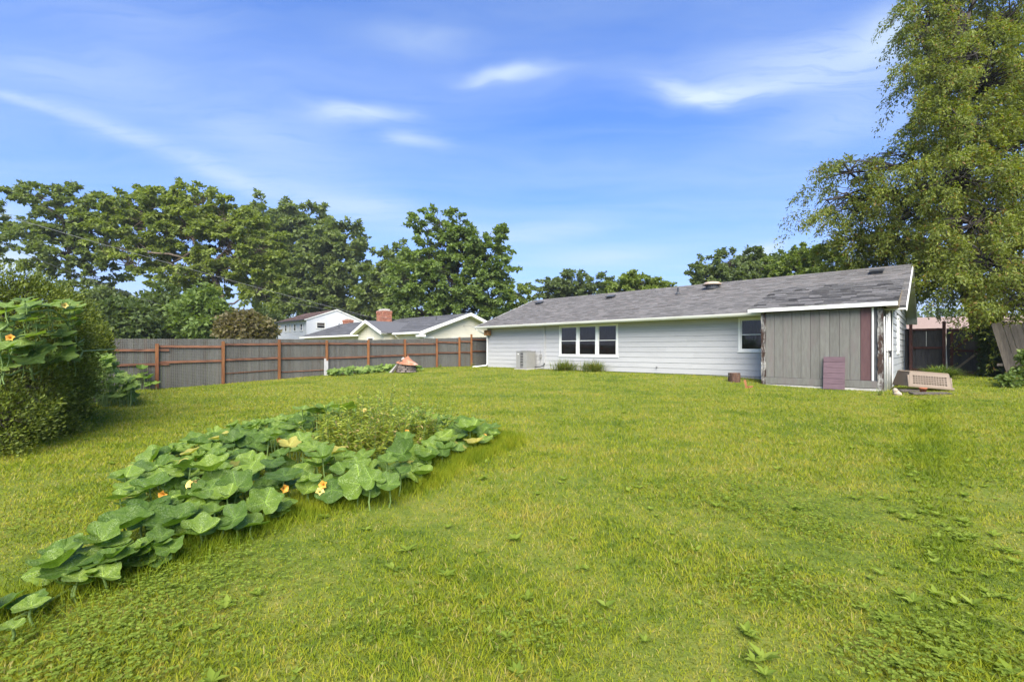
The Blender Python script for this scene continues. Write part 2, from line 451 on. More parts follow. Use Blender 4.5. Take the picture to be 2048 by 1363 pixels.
L_oak = leafmat('oak_leaves', [(0.1003, 0.1391, 0.0433), (0.1539, 0.1995, 0.057), (0.2166, 0.2622, 0.0798)])
L_oaklight = leafmat('light_oak_leaves', [(0.1219, 0.1643, 0.0403), (0.1961, 0.2438, 0.053), (0.2809, 0.3286, 0.0763)])
L_maple = leafmat('maple_leaves', [(0.1044, 0.1566, 0.0441), (0.1566, 0.2204, 0.0557), (0.2204, 0.29, 0.0742)])
L_far = leafmat('far_leaves', [(0.0935, 0.1298, 0.0506), (0.132, 0.1738, 0.0616), (0.1815, 0.2255, 0.077)])
L_farlight = leafmat('far_light_leaves', [(0.121, 0.165, 0.0374), (0.176, 0.231, 0.0484), (0.231, 0.2915, 0.0605)])
L_right = leafmat('drooping_leaves', [(.105, .135, .024), (.175, .208, .034), (.26, .285, .050)], big=.35, bigscale=.6, warm=((.20, .13, .025), .07))
L_dark = leafmat('dark_shrub_leaves', [(0.0713, 0.1035, 0.0368), (0.1058, 0.1472, 0.046), (0.1552, 0.2012, 0.0621)])
L_brown = leafmat('brownish_twigs', [(.12, .105, .05), (.18, .15, .07), (.17, .185, .06)])
L_yew = leafmat('yew_needles', [(0.0504, 0.0765, 0.0126), (0.1035, 0.1368, 0.0162), (0.216, 0.243, 0.027)], big=.25, bigscale=1.4, trans=.2)
L_ivy = leafmat('ivy_leaves', [(.022, .042, .016), (.042, .075, .022), (.09, .13, .035)])
L_hop = leafmat('vine_leaves', [(.07, .115, .028), (.13, .19, .045), (.22, .28, .07)], big=.1, warm=((.26, .24, .06), .08))
L_weed = leafmat('feathery_weed', [(.22, .28, .04), (.31, .36, .055), (.42, .43, .10)], big=.2, bigscale=3, warm=((.40, .30, .13), .10))
L_lily = leafmat('lily_blades', [(.09, .14, .03), (.15, .20, .04), (.26, .27, .07)], big=.1, warm=((.30, .24, .07), .12))
L_clover = leafmat('clover_leaves', [(0.1235, 0.182, 0.026), (0.195, 0.26, 0.0338), (0.273, 0.338, 0.0585)], big=.2, bigscale=2, spec=.08, rough=.7)


def grass_mat(name, ground=False):
    m, nt, out = new_mat(name)
    v = objcoord(nt)
    n1 = noise(nt, v, .42, 4, .6); n2 = noise(nt, v, 1.9, 4, .6); n3 = noise(nt, v, 7.5, 5, .65)
    mp = nt.nodes.new('ShaderNodeMapping'); mp.inputs['Rotation'].default_value = (0, 0, R(-38)); mp.inputs['Scale'].default_value = (.35, 1.6, 1); nt.links.new(v, mp.inputs[0])
    n4 = noise(nt, mp.outputs[0], .8, 3, .5)
    f = math_(nt, 'ADD', math_(nt, 'MULTIPLY', n1, .42), math_(nt, 'MULTIPLY', n2, .38))
    f = math_(nt, 'ADD', f, math_(nt, 'MULTIPLY', n4, .24))
    f = math_(nt, 'ADD', f, math_(nt, 'MULTIPLY_ADD', n3, .42, -.14))
    if ground:
        col = ramp(nt, f, [(.40, (.060, .095, .014)), (.54, (.115, .150, .022)), (.68, (.17, .185, .034)), (.8, (.20, .17, .055))])
        p = nt.nodes.new('ShaderNodeBsdfPrincipled'); p.inputs['Roughness'].default_value = .9; p.inputs['Specular IOR Level'].default_value = .1
        nt.links.new(col, p.inputs['Base Color'])
        b = nt.nodes.new('ShaderNodeBump'); b.inputs['Distance'].default_value = .04; b.inputs['Strength'].default_value = .6
        nt.links.new(noise(nt, v, 24, 5, .7), b.inputs['Height']); nt.links.new(b.outputs[0], p.inputs['Normal'])
        nt.links.new(p.outputs[0], out.inputs[0]); return m
    a = nt.nodes.new('ShaderNodeAttribute'); a.attribute_name = 'rnd'
    f = math_(nt, 'ADD', f, math_(nt, 'MULTIPLY_ADD', a.outputs['Fac'], .22, -.11))
    col = ramp(nt, f, [(.36, (.070, .128, .010)), (.50, (.170, .218, .013)), (.63, (.265, .285, .020)), (.75, (.34, .28, .05))])
    straw = math_(nt, 'GREATER_THAN', math_(nt, 'ADD', a.outputs['Fac'], math_(nt, 'MULTIPLY', n2, .3)), 1.085)
    col = mixc(nt, straw, col, (.36, .31, .10))
    d = nt.nodes.new('ShaderNodeBsdfPrincipled'); d.inputs['Roughness'].default_value = .55; d.inputs['Specular IOR Level'].default_value = .06; nt.links.new(col, d.inputs['Base Color'])
    t = nt.nodes.new('ShaderNodeBsdfTranslucent'); nt.links.new(mixc(nt, 1, col, (1.15, 1.2, .6), 'MULTIPLY'), t.inputs[0])
    mx = nt.nodes.new('ShaderNodeMixShader'); mx.inputs[0].default_value = .35
    nt.links.new(d.outputs[0], mx.inputs[1]); nt.links.new(t.outputs[0], mx.inputs[2]); nt.links.new(mx.outputs[0], out.inputs[0])
    return m


def build_haze():
    m = bpy.data.materials.new('air'); m.use_nodes = True; nt = m.node_tree; nt.nodes.clear()
    out = nt.nodes.new('ShaderNodeOutputMaterial'); v = nt.nodes.new('ShaderNodeVolumePrincipled')
    v.inputs['Color'].default_value = (.90, .94, 1, 1); v.inputs['Density'].default_value = HAZE; v.inputs['Anisotropy'].default_value = .2
    nt.links.new(v.outputs[0], out.inputs['Volume'])
    b = MB(); b.box(-205, 245, -65, 165, -1.2, 38); o = b.build('haze', m); o['kind'] = 'stuff'


HAZE = .00035
M_ground = grass_mat('lawn_ground', True); M_grass = grass_mat('grass_blades')


def squash_mat(name, c0, c1, silver, amt):
    """broad squash leaf: pale veins (drawn from the leaf's own coordinates) and silvery mottling"""
    m, nt, out = new_mat(name)
    uv = nt.nodes.new('ShaderNodeUVMap'); sep = nt.nodes.new('ShaderNodeSeparateXYZ'); nt.links.new(uv.outputs[0], sep.inputs[0])
    v = objcoord(nt); oi = nt.nodes.new('ShaderNodeObjectInfo')
    n = noise(nt, v, 5, 4, .6)
    col = ramp(nt, n, [(.3, c0), (.7, c1)])
    vein = ramp(nt, sep.outputs[0], [(.012, (1, 1, 1)), (.04, (0, 0, 0))])
    near = ramp(nt, sep.outputs[0], [(.02, (1, 1, 1)), (.28, (.15, .15, .15))])
    mott = ramp(nt, noise(nt, v, 17, 3, .6), [(.5, (0, 0, 0)), (.6, (1, 1, 1))])
    mm = math_(nt, 'MULTIPLY', math_(nt, 'MULTIPLY', mott, near), amt)
    col = mixc(nt, mm, col, silver)
    col = mixc(nt, math_(nt, 'MULTIPLY', vein, .45), col, tuple(min(1, x * 2.2) for x in c1))
    hv = nt.nodes.new('ShaderNodeHueSaturation'); nt.links.new(math_(nt, 'MULTIPLY_ADD', oi.outputs['Random'], .75, .65), hv.inputs['Value'])
    nt.links.new(math_(nt, 'MULTIPLY_ADD', oi.outputs['Random'], -.03, .51), hv.inputs['Hue']); nt.links.new(col, hv.inputs['Color']); col = hv.outputs[0]
    p = nt.nodes.new('ShaderNodeBsdfPrincipled'); p.inputs['Roughness'].default_value = .5; p.inputs['Specular IOR Level'].default_value = .22
    nt.links.new(col, p.inputs['Base Color'])
    b = nt.nodes.new('ShaderNodeBump'); b.inputs['Strength'].default_value = .5; b.inputs['Distance'].default_value = .02
    nt.links.new(math_(nt, 'SUBTRACT', noise(nt, v, 9, 3, .5), math_(nt, 'MULTIPLY', vein, .3)), b.inputs['Height']); nt.links.new(b.outputs[0], p.inputs['Normal'])
    t = nt.nodes.new('ShaderNodeBsdfTranslucent'); nt.links.new(mixc(nt, 1, col, (1.5, 1.7, .5), 'MULTIPLY'), t.inputs[0])
    mx = nt.nodes.new('ShaderNodeMixShader'); mx.inputs[0].default_value = .32
    nt.links.new(p.outputs[0], mx.inputs[1]); nt.links.new(t.outputs[0], mx.inputs[2]); nt.links.new(mx.outputs[0], out.inputs[0])
    return m


M_squash = squash_mat('squash_leaf', (.062, .122, .014), (.122, .200, .020), (.40, .47, .25), .45)
M_squash2 = squash_mat('bright_squash_leaf', (.10, .165, .028), (.16, .235, .042), (.34, .42, .26), .35)
M_squashy = squash_mat('yellowing_squash_leaf', (.30, .27, .05), (.22, .24, .05), (.42, .40, .2), .3)
M_petiole = mat('squash_stem', (.17, .24, .07), (.12, .18, .045), 8, rough=.5)
M_flower = mat('squash_blossom', (.62, .33, .05), (.50, .22, .03), 6, rough=.6)
M_flowerpale = mat('pale_squash_blossom', (.62, .50, .17), (.52, .36, .09), 6, rough=.6)

# ------------------------------------------------------------------ ground
def build_ground():
    xs = np.concatenate([np.linspace(-200, -60, 8)[:-1], np.linspace(-60, -22, 20)[:-1], np.linspace(-22, 26, 97)[:-1], np.linspace(26, 60, 18)[:-1], np.linspace(60, 240, 10)])
    ys = np.concatenate([np.linspace(-60, -12, 6)[:-1], np.linspace(-12, 36, 97)[:-1], np.linspace(36, 80, 23)[:-1], np.linspace(80, 160, 6)])
    X, Y = np.meshgrid(xs, ys); Z = G(X, Y)
    V = np.stack([X.ravel(), Y.ravel(), Z.ravel()], 1); nx = len(xs); ny = len(ys)
    i = (np.arange(ny - 1)[:, None] * nx + np.arange(nx - 1)[None]).ravel()
    F = np.stack([i, i + 1, i + nx + 1, i + nx], 1)
    o = link('lawn', np_mesh('lawn', V, F, M_ground, smooth=True), kind='structure')
    return o


build_ground()


def blocked(X, Y):
    """inside a building or under the hedge"""
    q = np.stack([X, Y], -1) - C0; a = q @ U; b = q @ W
    k = (a > -.02) & (a < 19.05) & (b > -.02) & (b < 9.5)
    k |= (a > 15.5) & (a < 18.85) & (b > -1.28) & (b < 0)
    return k


def in_view(px0, px1, y0, y1, n, rg, k=1.0):
    """n ground points, denser near the eye"""
    Y = y0 * (y1 / y0) ** (rg.random(n) ** k)
    X = (px0 + (px1 - px0) * rg.random(n) - 1024) / FPX * Y
    return X, Y


def build_grass():
    rg = np.random.default_rng(3)
    Vs, Fs, Rs, off = [], [], [], 0
    # nearest turf: bent blades of three faces
    n = 285000
    X, Y = in_view(-420, 2470, 1.25, 6.8, n, rg, .80)
    k = ~blocked(X, Y) & (rg.random(n) < (6.8 - Y) / 2.2); X, Y = X[k], Y[k]; n = len(X)
    tall = np.clip(.75 + .5 * np.sin(X * 2.1 + 1.3 * np.sin(Y * 1.7)) * np.sin(Y * 1.9 + X), .5, 1.4)
    # longer unmown turf along the rut at the right and beside the squash bed
    t = (Y - 2.07) / 5.5; rx = 2.1 + t * 4.8; rut = np.exp(-((X - rx) / .28) ** 2)
    h = (.018 + .036 * rg.random(n) ** 1.6) * tall * (1 + .6 * rut)
    az = rg.random(n) * 2 * np.pi; lean = .25 + .75 * rg.random(n)
    D = np.stack([np.cos(az) * lean, np.sin(az) * lean, np.ones(n)], 1); Hd = np.stack([np.cos(az), np.sin(az), 0 * az], 1)
    Sd = np.stack([-np.sin(az + .6 * rg.standard_normal(n)), np.cos(az), 0 * az], 1)
    w = (.0012 + .0010 * rg.random(n) + .00034 * Y)[:, None]
    B = np.stack([X, Y, G(X, Y) - .004], 1); hh = h[:, None]
    mid = B + D * hh * .55; tip = B + D * hh + Hd * hh * .45 * rg.random((n, 1)) - np.array([0, 0, .15]) * hh
    V = np.stack([B - Sd * w, B + Sd * w, mid - Sd * w * .8, mid + Sd * w * .8, tip], 1).reshape(-1, 3)
    i = np.arange(n)[:, None] * 5
    F = np.concatenate([i + np.array([[0, 1, 3]]), i + np.array([[0, 3, 2]]), i + np.array([[2, 3, 4]])], 1).reshape(-1, 3)
    Vs.append(V); Fs.append(F); Rs.append(np.repeat(rg.random(n) * (1 - .75 * rut), 3)); off += len(V)
    # farther turf: single faces, wider
    n = 365000
    X, Y = in_view(-300, 2350, 4.5, 34, n, rg, .9)
    k = ~blocked(X, Y) & (rg.random(n) < (Y - 4.5) / 1.9); X, Y = X[k], Y[k]; n = len(X)
    rut = np.exp(-((X - (2.1 + (Y - 2.07) / 5.5 * 4.8)) / .3) ** 2) * (Y < 12)
    h = (.030 + .03 * rg.random(n)) * (1 + .0 * Y) * (1 + .7 * rut)
    az = rg.random(n) * 2 * np.pi; lean = .3 + .8 * rg.random(n)
    D = np.stack([np.cos(az) * lean, np.sin(az) * lean, np.ones(n)], 1)
    az2 = az + rg.standard_normal(n); Sd = np.stack([-np.sin(az2), np.cos(az2), 0 * az], 1)
    w = (.0028 + .00055 * Y)[:, None]; B = np.stack([X, Y, G(X, Y) - .004], 1)
    V = np.stack([B - Sd * w, B + Sd * w, B + D * h[:, None]], 1).reshape(-1, 3)
    F = np.arange(n * 3).reshape(-1, 3) + off
    Vs.append(V); Fs.append(F); Rs.append(rg.random(n) * (1 - .7 * rut))
    # long unmown turf along the near edge of the squash bed
    n = 26000; e = np.array([(-2.9, 2.2), (-2.35, 3.3), (-2.1, 3.9), (-1.5, 4.6), (-.95, 5.0), (-.75, 5.9), (-.25, 6.7), (.05, 7.4), (-.6, 8.0)])
    j = rg.integers(0, len(e) - 1, n); fr = rg.random((n, 1)); q = e[j] * (1 - fr) + e[j + 1] * fr + rg.standard_normal((n, 2)) * np.array([.16, .20]) + np.array([-.10, .06])
    X, Y = q[:, 0], q[:, 1]; h = (.06 + .09 * rg.random(n)); az = rg.random(n) * 6.2832; lean = .2 + .7 * rg.random(n)
    D = np.stack([np.cos(az) * lean, np.sin(az) * lean, np.ones(n)], 1); az2 = az + rg.standard_normal(n); Sd = np.stack([-np.sin(az2), np.cos(az2), 0 * az], 1)
    w = (.0018 + .0004 * Y)[:, None]; B = np.stack([X, Y, G(X, Y) - .004], 1); off = sum(len(v) for v in Vs)
    Vs.append(np.stack([B - Sd * w, B + Sd * w, B + D * h[:, None]], 1).reshape(-1, 3)); Fs.append(np.arange(n * 3).reshape(-1, 3) + off); Rs.append(rg.random(n) * .45)
    link('grass', np_mesh('grass', np.concatenate(Vs), np.concatenate(Fs), M_grass, np.concatenate(Rs)), kind='stuff')


build_grass()


def build_clover():
    rg = np.random.default_rng(5)
    pts = []
    def patch(px, py, rx, ry, n):
        c = on_ground(px, py); k = c[1] / FPX; a = on_ground(px, py - ry)[1] - c[1]
        q = rg.standard_normal((n, 2)) * .5
        pts.append(np.stack([c[0] + q[:, 0] * rx * k, c[1] + q[:, 1] * abs(a)], 1))
    patch(230, 1240, 280, 100, 1100); patch(120, 1330, 300, 90, 600); patch(420, 1150, 200, 60, 500); patch(1500, 1000, 190, 50, 900); patch(1640, 1060, 120, 50, 350)
    patch(60, 1050, 160, 70, 450); patch(1900, 1300, 200, 80, 500); patch(1780, 1340, 120, 60, 300); patch(1560, 1180, 130, 40, 200); patch(1890, 930, 60, 80, 350); patch(1880, 1060, 60, 80, 250)
    patch(1300, 780, 200, 12, 500); patch(1900, 800, 150, 25, 900); patch(1080, 1270, 120, 50, 130); patch(800, 1240, 200, 70, 130)
    q = np.concatenate(pts); q = q[(q[:, 1] > 1.2) & ~blocked(q[:, 0], q[:, 1])]; n = len(q)
    base = np.stack([q[:, 0], q[:, 1], G(q[:, 0], q[:, 1]) + .022 + .03 * rg.random(n)], 1)
    P, D, N = [], [], []
    a0 = rg.random(n) * 6.28
    for k in range(3):
        a = a0 + k * 2.094
        P.append(base); D.append(np.stack([np.cos(a), np.sin(a), .15 + .25 * rg.random(n)], 1)); N.append(np.stack([.2 * rg.standard_normal(n), .2 * rg.standard_normal(n), np.ones(n)], 1))
    P, D, N = map(np.concatenate, (P, D, N)); l = (.009 + .007 * rg.random(len(P))) * (1 + .06 * P[:, 1])
    V, F, rv = kites(P, D, N, l, l * .95, rg, .1)
    link('clover', np_mesh('clover', V, F, L_clover, rv), kind='stuff')
    # broad lawn weeds: flat rosettes of dandelion and plantain
    P, D, N, l = [], [], [], []
    for i in range(330):
        x, y = in_view(-100, 2150, 1.8, 12, 1, rg, .8); x, y = float(x[0]), float(y[0])
        if blocked(np.array(x), np.array(y)): continue
        if i > 210:
            tt = rg.random(); x, y = 2.1 + tt * 4.0 + .25 * rg.standard_normal(), 2.07 + tt * 4.6 + .2 * rg.standard_normal()
        z = g1(x, y); nl = rg.integers(5, 11); s = .03 + .045 * rg.random()
        for k in range(nl):
            a = 6.28 * k / nl + rg.random()
            P.append((x, y, z + .012)); D.append((math.cos(a), math.sin(a), .35 + .5 * rg.random())); N.append((0, 0, 1)); l.append(s * (.7 + .6 * rg.random()))
    P, D, N, l = map(np.array, (P, D, N, l)); V, F, rv = kites(P, D, N, l, l * .42, rg, .12)
    link('weeds', np_mesh('weeds', V, F, L_clover, rv), kind='stuff')


build_clover()
build_haze()
# ------------------------------------------------------------------ ranch house
LEN, DEP = 19.0, 9.29
ZB, ZE, ZR = .40, 2.916, 4.894
OE, OR_ = .66, .38
SL = (ZR - ZE) / (DEP / 2 + OE)
house = thing('ranch_house', 'long low house with pale grey lap siding, white windows and grey shingle roof', 'house', (C0[0], C0[1], 0), RZ)


def plank(name, a0, a1, z0, z1, face, m, parent, at_=0.):
    """one lap of siding: proud at its lower edge. face 'y' looks to -y, 'x' looks to +x"""
    b = MB(); e = .002
    if face == 'y': b.prism([(at_ - .026, z0), (at_, z0), (at_, z1 - .005), (at_ - .010, z1 - .005)], 0, a0, a1)
    elif face == 'x': b.prism([(at_ + .030, z0), (at_ + .010, z1 - .014), (at_, z1 - .014), (at_, z0)], 1, a0, a1)
    return b.build(name, m, parent)


core = MB(); core.box(.03, LEN - .03, .10, DEP, .2, 2.84)
core.prism([(.05, 2.84), (DEP - .05, 2.84), (DEP / 2, ZR - .12)], 0, .05, LEN - .03)
core.build('wall', M_core, house)
MB().box(.02, LEN - .02, .012, .06, .2, .50).build('foundation', M_found, house)
NC = 10; Z0 = .475; Z1 = 2.80; CH = (Z1 - Z0) / NC
wins = [(5.45, 8.93, 1.17, 2.78), (14.30, 15.56, 1.43, 2.78)]
for i in range(NC):
    z0, z1 = Z0 + i * CH, Z0 + (i + 1) * CH
    segs = [(.10, LEN - .04)]
    for (a, b, w0, w1) in wins:
        if z1 > w0 + .01 and z0 < w1 - .01:
            ns = []
            for s0, s1 in segs:
                if a > s0 and b < s1: ns += [(s0, a), (b, s1)]
                else: ns.append((s0, s1))
            segs = ns
    for s0, s1 in segs:
        cuts = [s0]
        x = s0 + rnd.uniform(2.2, 4.8)
        while x < s1 - 1.2: cuts.append(x); x += 4.88
        cuts.append(s1)
        for c0, c1 in zip(cuts, cuts[1:]):
            plank('siding_plank', c0 + .001, c1 - .001, z0, z1, 'y', M_siding, house)
# filler of siding above and below windows where a lap is cut through
for (a, b, w0, w1) in wins:
    i = int((w0 - Z0) / CH); zz = Z0 + i * CH
    if w0 - zz > .02: plank('siding_plank', a + .001, b - .001, zz, w0 - .02, 'y', M_siding, house)
# gable end
i = 0; z = .30
while z < ZR - .25:
    z1 = z + CH
    b0, b1 = .06, DEP - .06
    if z > ZE - .15:
        q = (z1 - ZE) / SL - OE; b0 = max(b0, q + .12); b1 = DEP - b0
    if b1 - b0 > .3:
        for s0, s1 in ([(b0, 2.2), (3.3, b1)] if 1.40 < z < 2.65 else [(b0, b1)]): plank('siding_plank', s0, s1, z, z1, 'x', M_gable, house, LEN)
    z = z1
MB().box(LEN + .001, LEN + .03, -.022, .055, .25, 2.79).build('corner_board', M_trim, house)
MB().box(LEN + .001, LEN + .03, DEP - .055, DEP + .022, .25, 2.79).build('corner_board', M_trim, house)
MB().box(-.02, .098, -.024, .01, .42, 2.79).build('corner_board', M_siding, house)


def window(parent, a0, a1, z0, z1, n=1, name='window', face='y', at_=0., curtain=True, deep=.088):
    """a white double-hung window, n units side by side, in a wall looking to -y (or +x)"""
    M = Matrix.Identity(4)
    if face == 'x': M = Matrix(((0, -1, 0, at_), (1, 0, 0, 0), (0, 0, 1, 0), (0, 0, 0, 1)))
    t = .085
    w = MB()
    w.box(a0 - .0, a0 + t, -.042, .02, z0, z1, M); w.box(a1 - t, a1, -.042, .02, z0, z1, M)
    w.box(a0 + t, a1 - t, -.042, .02, z1 - t, z1, M); w.box(a0 - .03, a1 + .03, -.055, .0, z0 - .045, z0 - .002, M)
    w.box(a0 + t, a1 - t, -.042, .02, z0, z0 + .06, M)
    step = (a1 - a0 - 2 * t + .14) / n
    for k in range(1, n): x = a0 + t + k * step - .14; w.box(x, x + .14, -.040, .02, z0 + .06, z1 - t, M)
    win = w.build(name, M_trim, parent)
    for k in range(n):
        x0 = a0 + t + k * step; x1 = x0 + step - .14; zl, zh = z0 + .06, z1 - t; zm = (zl + zh) / 2
        for (q0, q1, dy) in ((zl, zm + .015, .0), (zm - .02, zh, .018)):
            s = MB(); f = .042
            s.box(x0 + .004, x0 + f, -.022 + dy, .0 + dy, q0, q1, M); s.box(x1 - f, x1 - .004, -.022 + dy, .0 + dy, q0, q1, M)
            s.box(x0 + f, x1 - f, -.022 + dy, .0 + dy, q0, q0 + f * .8, M); s.box(x0 + f, x1 - f, -.022 + dy, .0 + dy, q1 - f * .8, q1, M)
            s.build('sash', M_trim, win)
            MB().box(x0 + f, x1 - f, -.014 + dy, -.008 + dy, q0 + f * .8, q1 - f * .8, M).build('pane', M_glass, win)
        MB().box(x0, x1, deep, deep + .007, zl, zh, M).build('dark_backing', M_interior, win)  # thin dark sheet standing in for the unlit depth behind the glass
        if curtain:
            vs, fs = [], []; nn = 26
            for j in range(nn + 1):
                x = x0 + .02 + (x1 - x0 - .04) * j / nn; y = .062 + .012 * math.sin(j * 2.1 + k)
                for z in (zm + (.02 if k else -.35) - .03 * math.sin(j * .5), zh): vs.append(M @ Vector((x, y, z)))
            fs = [(2 * j, 2 * j + 2, 2 * j + 3, 2 * j + 1) for j in range(nn)]
            MB().add(vs, fs).build('curtain', M_curtain, win)
    return win


window(house, 5.45, 8.93, 1.19, 2.78, 3)
window(house, 14.30, 15.56, 1.45, 2.78, 1)
window(house, 2.2, 3.3, 1.40, 2.76, 1, face='x', at_=LEN)

# roof
def roof_z(b): return ZE + (b + OE) * SL


rf = MB()
rf.prism([(-OE, ZE - .02), (DEP / 2, ZR - .02), (DEP + OE, ZE - .02), (DEP + OE, ZE - .10), (DEP / 2, ZR - .13), (-OE, ZE - .10)], 0, -OR_, LEN + OR_)
roof = rf.build('roof', M_roofold, house)


def shingle_mesh(w, ex, th, r, var):
    """one asphalt tab lying on a slope: local x along the course, y up the slope, z out"""
    b = MB(); j = rnd.uniform(-.006, .006)
    b.add([(0, j, .002), (w, j, .002), (w, ex + .05, .001), (0, ex + .05, .001), (0, j, th + .002), (w, j, th + .002), (w, ex + .05, .003), (0, ex + .05, .003)],
          [(4, 5, 6, 7), (0, 1, 5, 4), (0, 4, 7, 3), (1, 2, 6, 5)], r)
    return b


def shingle_field(parent, a0, a1, b0, b1, zf, slope, ex, tab, near, skip=None, seed=1, m=None):
    m = m or M_shingle
    rs = random.Random(seed); ct, stn = math.cos(math.atan(slope)), math.sin(math.atan(slope))
    n = int((b1 - b0) / ct / ex); cells = []
    for i in range(n + 1):
        b = b0 + i * ex * ct; x = a0 - rs.uniform(0, tab)
        while x < a1:
            w = tab * rs.uniform(.55, 1.3); x0, x1 = max(x, a0), min(x + w, a1)
            if x1 - x0 > .03 and not (skip and skip((x0 + x1) / 2, b)):
                q = H((x0 + x1) / 2, b, zf(b)); cells.append((float(np.hypot(q[0], q[1])), x0, x1 - x0, b, rs.random(), rs.choice((.004, .007, .014) if m is M_shingle else (.008, .012, .024))))
            x += w
    cells.sort()
    Rx = Euler((math.atan(slope), 0, 0))
    for c in cells[:near]:
        o = shingle_mesh(c[2] - .004, ex, c[5], c[4], 0).build('shingle', m, parent)
        o.location = (c[1], c[3], zf(c[3])); o.rotation_euler = Rx
    if len(cells) > near:
        rest = MB(); Mx = Rx.to_matrix()
        for c in cells[near:]:
            sm = shingle_mesh(c[2] - .004, ex, c[5], c[4], 0); T = Vector((c[1], c[3], zf(c[3])))
            rest.add([Mx @ Vector(p) + T for p in sm.v], sm.f, c[4])
        o = rest.build('shingles', M_shingle, parent); o['kind'] = 'stuff'


SHA0, SHA1 = 15.08, 19.22
shingle_field(roof, -OR_, LEN + OR_, -OE - .02, DEP / 2 - .02, lambda b: roof_z(b) - .018, SL, .145, .33, 300,
              skip=lambda a, b: SHA0 + .25 < a < SHA1 - .1 and b < 2.1, seed=2)
cap = MB()
x = -OR_
while x < LEN + OR_ - .05:
    x1 = min(x + .3, LEN + OR_); th = .012 + .006 * rnd.random()
    cap.prism([(DEP / 2 - .15, ZR - .075), (DEP / 2, ZR - .012 + th), (DEP / 2 + .15, ZR - .075), (DEP / 2, ZR - .02)], 0, x, x1 - .004, r=rnd.random()); x = x1
cap.build('ridge_cap', M_shingle, roof)
MB().box(-OR_ + .02, LEN + OR_ - .02, -OE + .05, .0, 2.80, 2.815).build('soffit', M_soffit, house)
g = MB(); ga, gb = -OR_ - .03, SHA0 + .35
g.prism([(-OE - .125, 2.90), (-OE - .118, 2.855), (-OE - .09, 2.80), (-OE - .01, 2.785), (-OE - .01, 2.905), (-OE - .022, 2.905), (-OE - .022, 2.80), (-OE - .086, 2.812), (-OE - .105, 2.86), (-OE - .112, 2.90)], 0, ga, gb)
g.build('gutter', M_gutter, house)
MB().box(-OR_, LEN + OR_, -OE + .001, -OE + .03, 2.77, ZE - .03).build('fascia', M_trim, house)
for sgn, x0 in ((1, LEN + OR_), (-1, -OR_ - .025)):
    k = MB()
    k.prism([(-OE, ZE - .005), (DEP / 2, ZR - .005), (DEP / 2, ZR - .19), (-OE, ZE - .19)], 0, x0, x0 + .025)
    k.prism([(DEP + OE, ZE - .005), (DEP + OE, ZE - .19), (DEP / 2, ZR - .19), (DEP / 2, ZR - .005)], 0, x0, x0 + .025)
    k.build('rake_board', M_trim, house)
so = MB()
so.prism([(-OE + .03, ZE - .12), (DEP / 2, ZR - .15), (DEP / 2, ZR - .165), (-OE + .03, ZE - .135)], 0, LEN + .025, LEN + OR_ - .002)
so.prism([(DEP + OE - .03, ZE - .12), (DEP + OE - .03, ZE - .135), (DEP / 2, ZR - .165), (DEP / 2, ZR - .15)], 0, LEN + .025, LEN + OR_ - .002)
so.build('rake_soffit', M_soffit, house)
eb = MB(); eb.prism([(DEP + .0, 2.72), (DEP + OE, 2.72), (DEP + OE, ZE - .10), (DEP, ZE + .1)], 0, LEN + .03, LEN + OR_ + .02); eb.build('eave_return', M_trim, house)
# downspout, conduit, small fittings on the wall
d = MB(); d.tube([(-.25, -OE - .06, 2.80), (-.25, -OE - .02, 2.70), (-.02, -.14, 2.42), (.03, -.08, 2.32), (.03, -.08, .66), (.02, -.14, .56), (-.55, -.75, .47)], .042, 8)
d.build('downspout', M_trim, house)
c = MB(); c.box(4.42, 4.50, -.085, -.022, .78, 2.79); c.build('conduit', M_siding, house)
d = MB(); d.tube([(4.46, -.06, .80), (4.45, -.09, .66), (4.35, -.25, .60), (4.10, -.45, .58)], .03, 6); d.build('refrigerant_line', M_black, house)
d = MB(); d.box(4.13, 4.25, -.09, -.022, 1.05, 1.26); d.tube([(4.19, -.05, 1.26), (4.19, -.05, 1.5)], .012, 5); d.tube([(4.19, -.05, 1.05), (4.19, -.08, .82), (4.12, -.3, .8)], .014, 5)
d.build('switch_box', M_acm, house)
d = MB(); d.tube([(10.9, -.02, .72), (10.9, -.10, .72), (10.9, -.13, .66)], .014, 6); d.tube([(10.86, -.1, .76), (10.94, -.1, .76)], .008, 5); d.tube([(10.9, -.1, .72), (10.9, -.1, .765)], .006, 5)
d.build('hose_tap', M_darkmetal, house)


def on_roof(name, a, b, bld, m):
    o = bld.build(name, m, roof); o.location = (a, b, roof_z(b) - .01); return o


def roof_spot(px, py):
    # meeting of a sight line with the roof slope
    d = np.array([(px - 1024) / FPX, 1, (HY - py) / FPX]); lo, hi = 5., 60.
    for _ in range(60):
        m = (lo + hi) / 2; p = d * m; q = p[:2] - C0; b = q @ W
        if p[2] + EYE < roof_z(b) : hi = m
        else: lo = m
    q = d[:2] * lo - C0; return float(q @ U), float(q @ W)


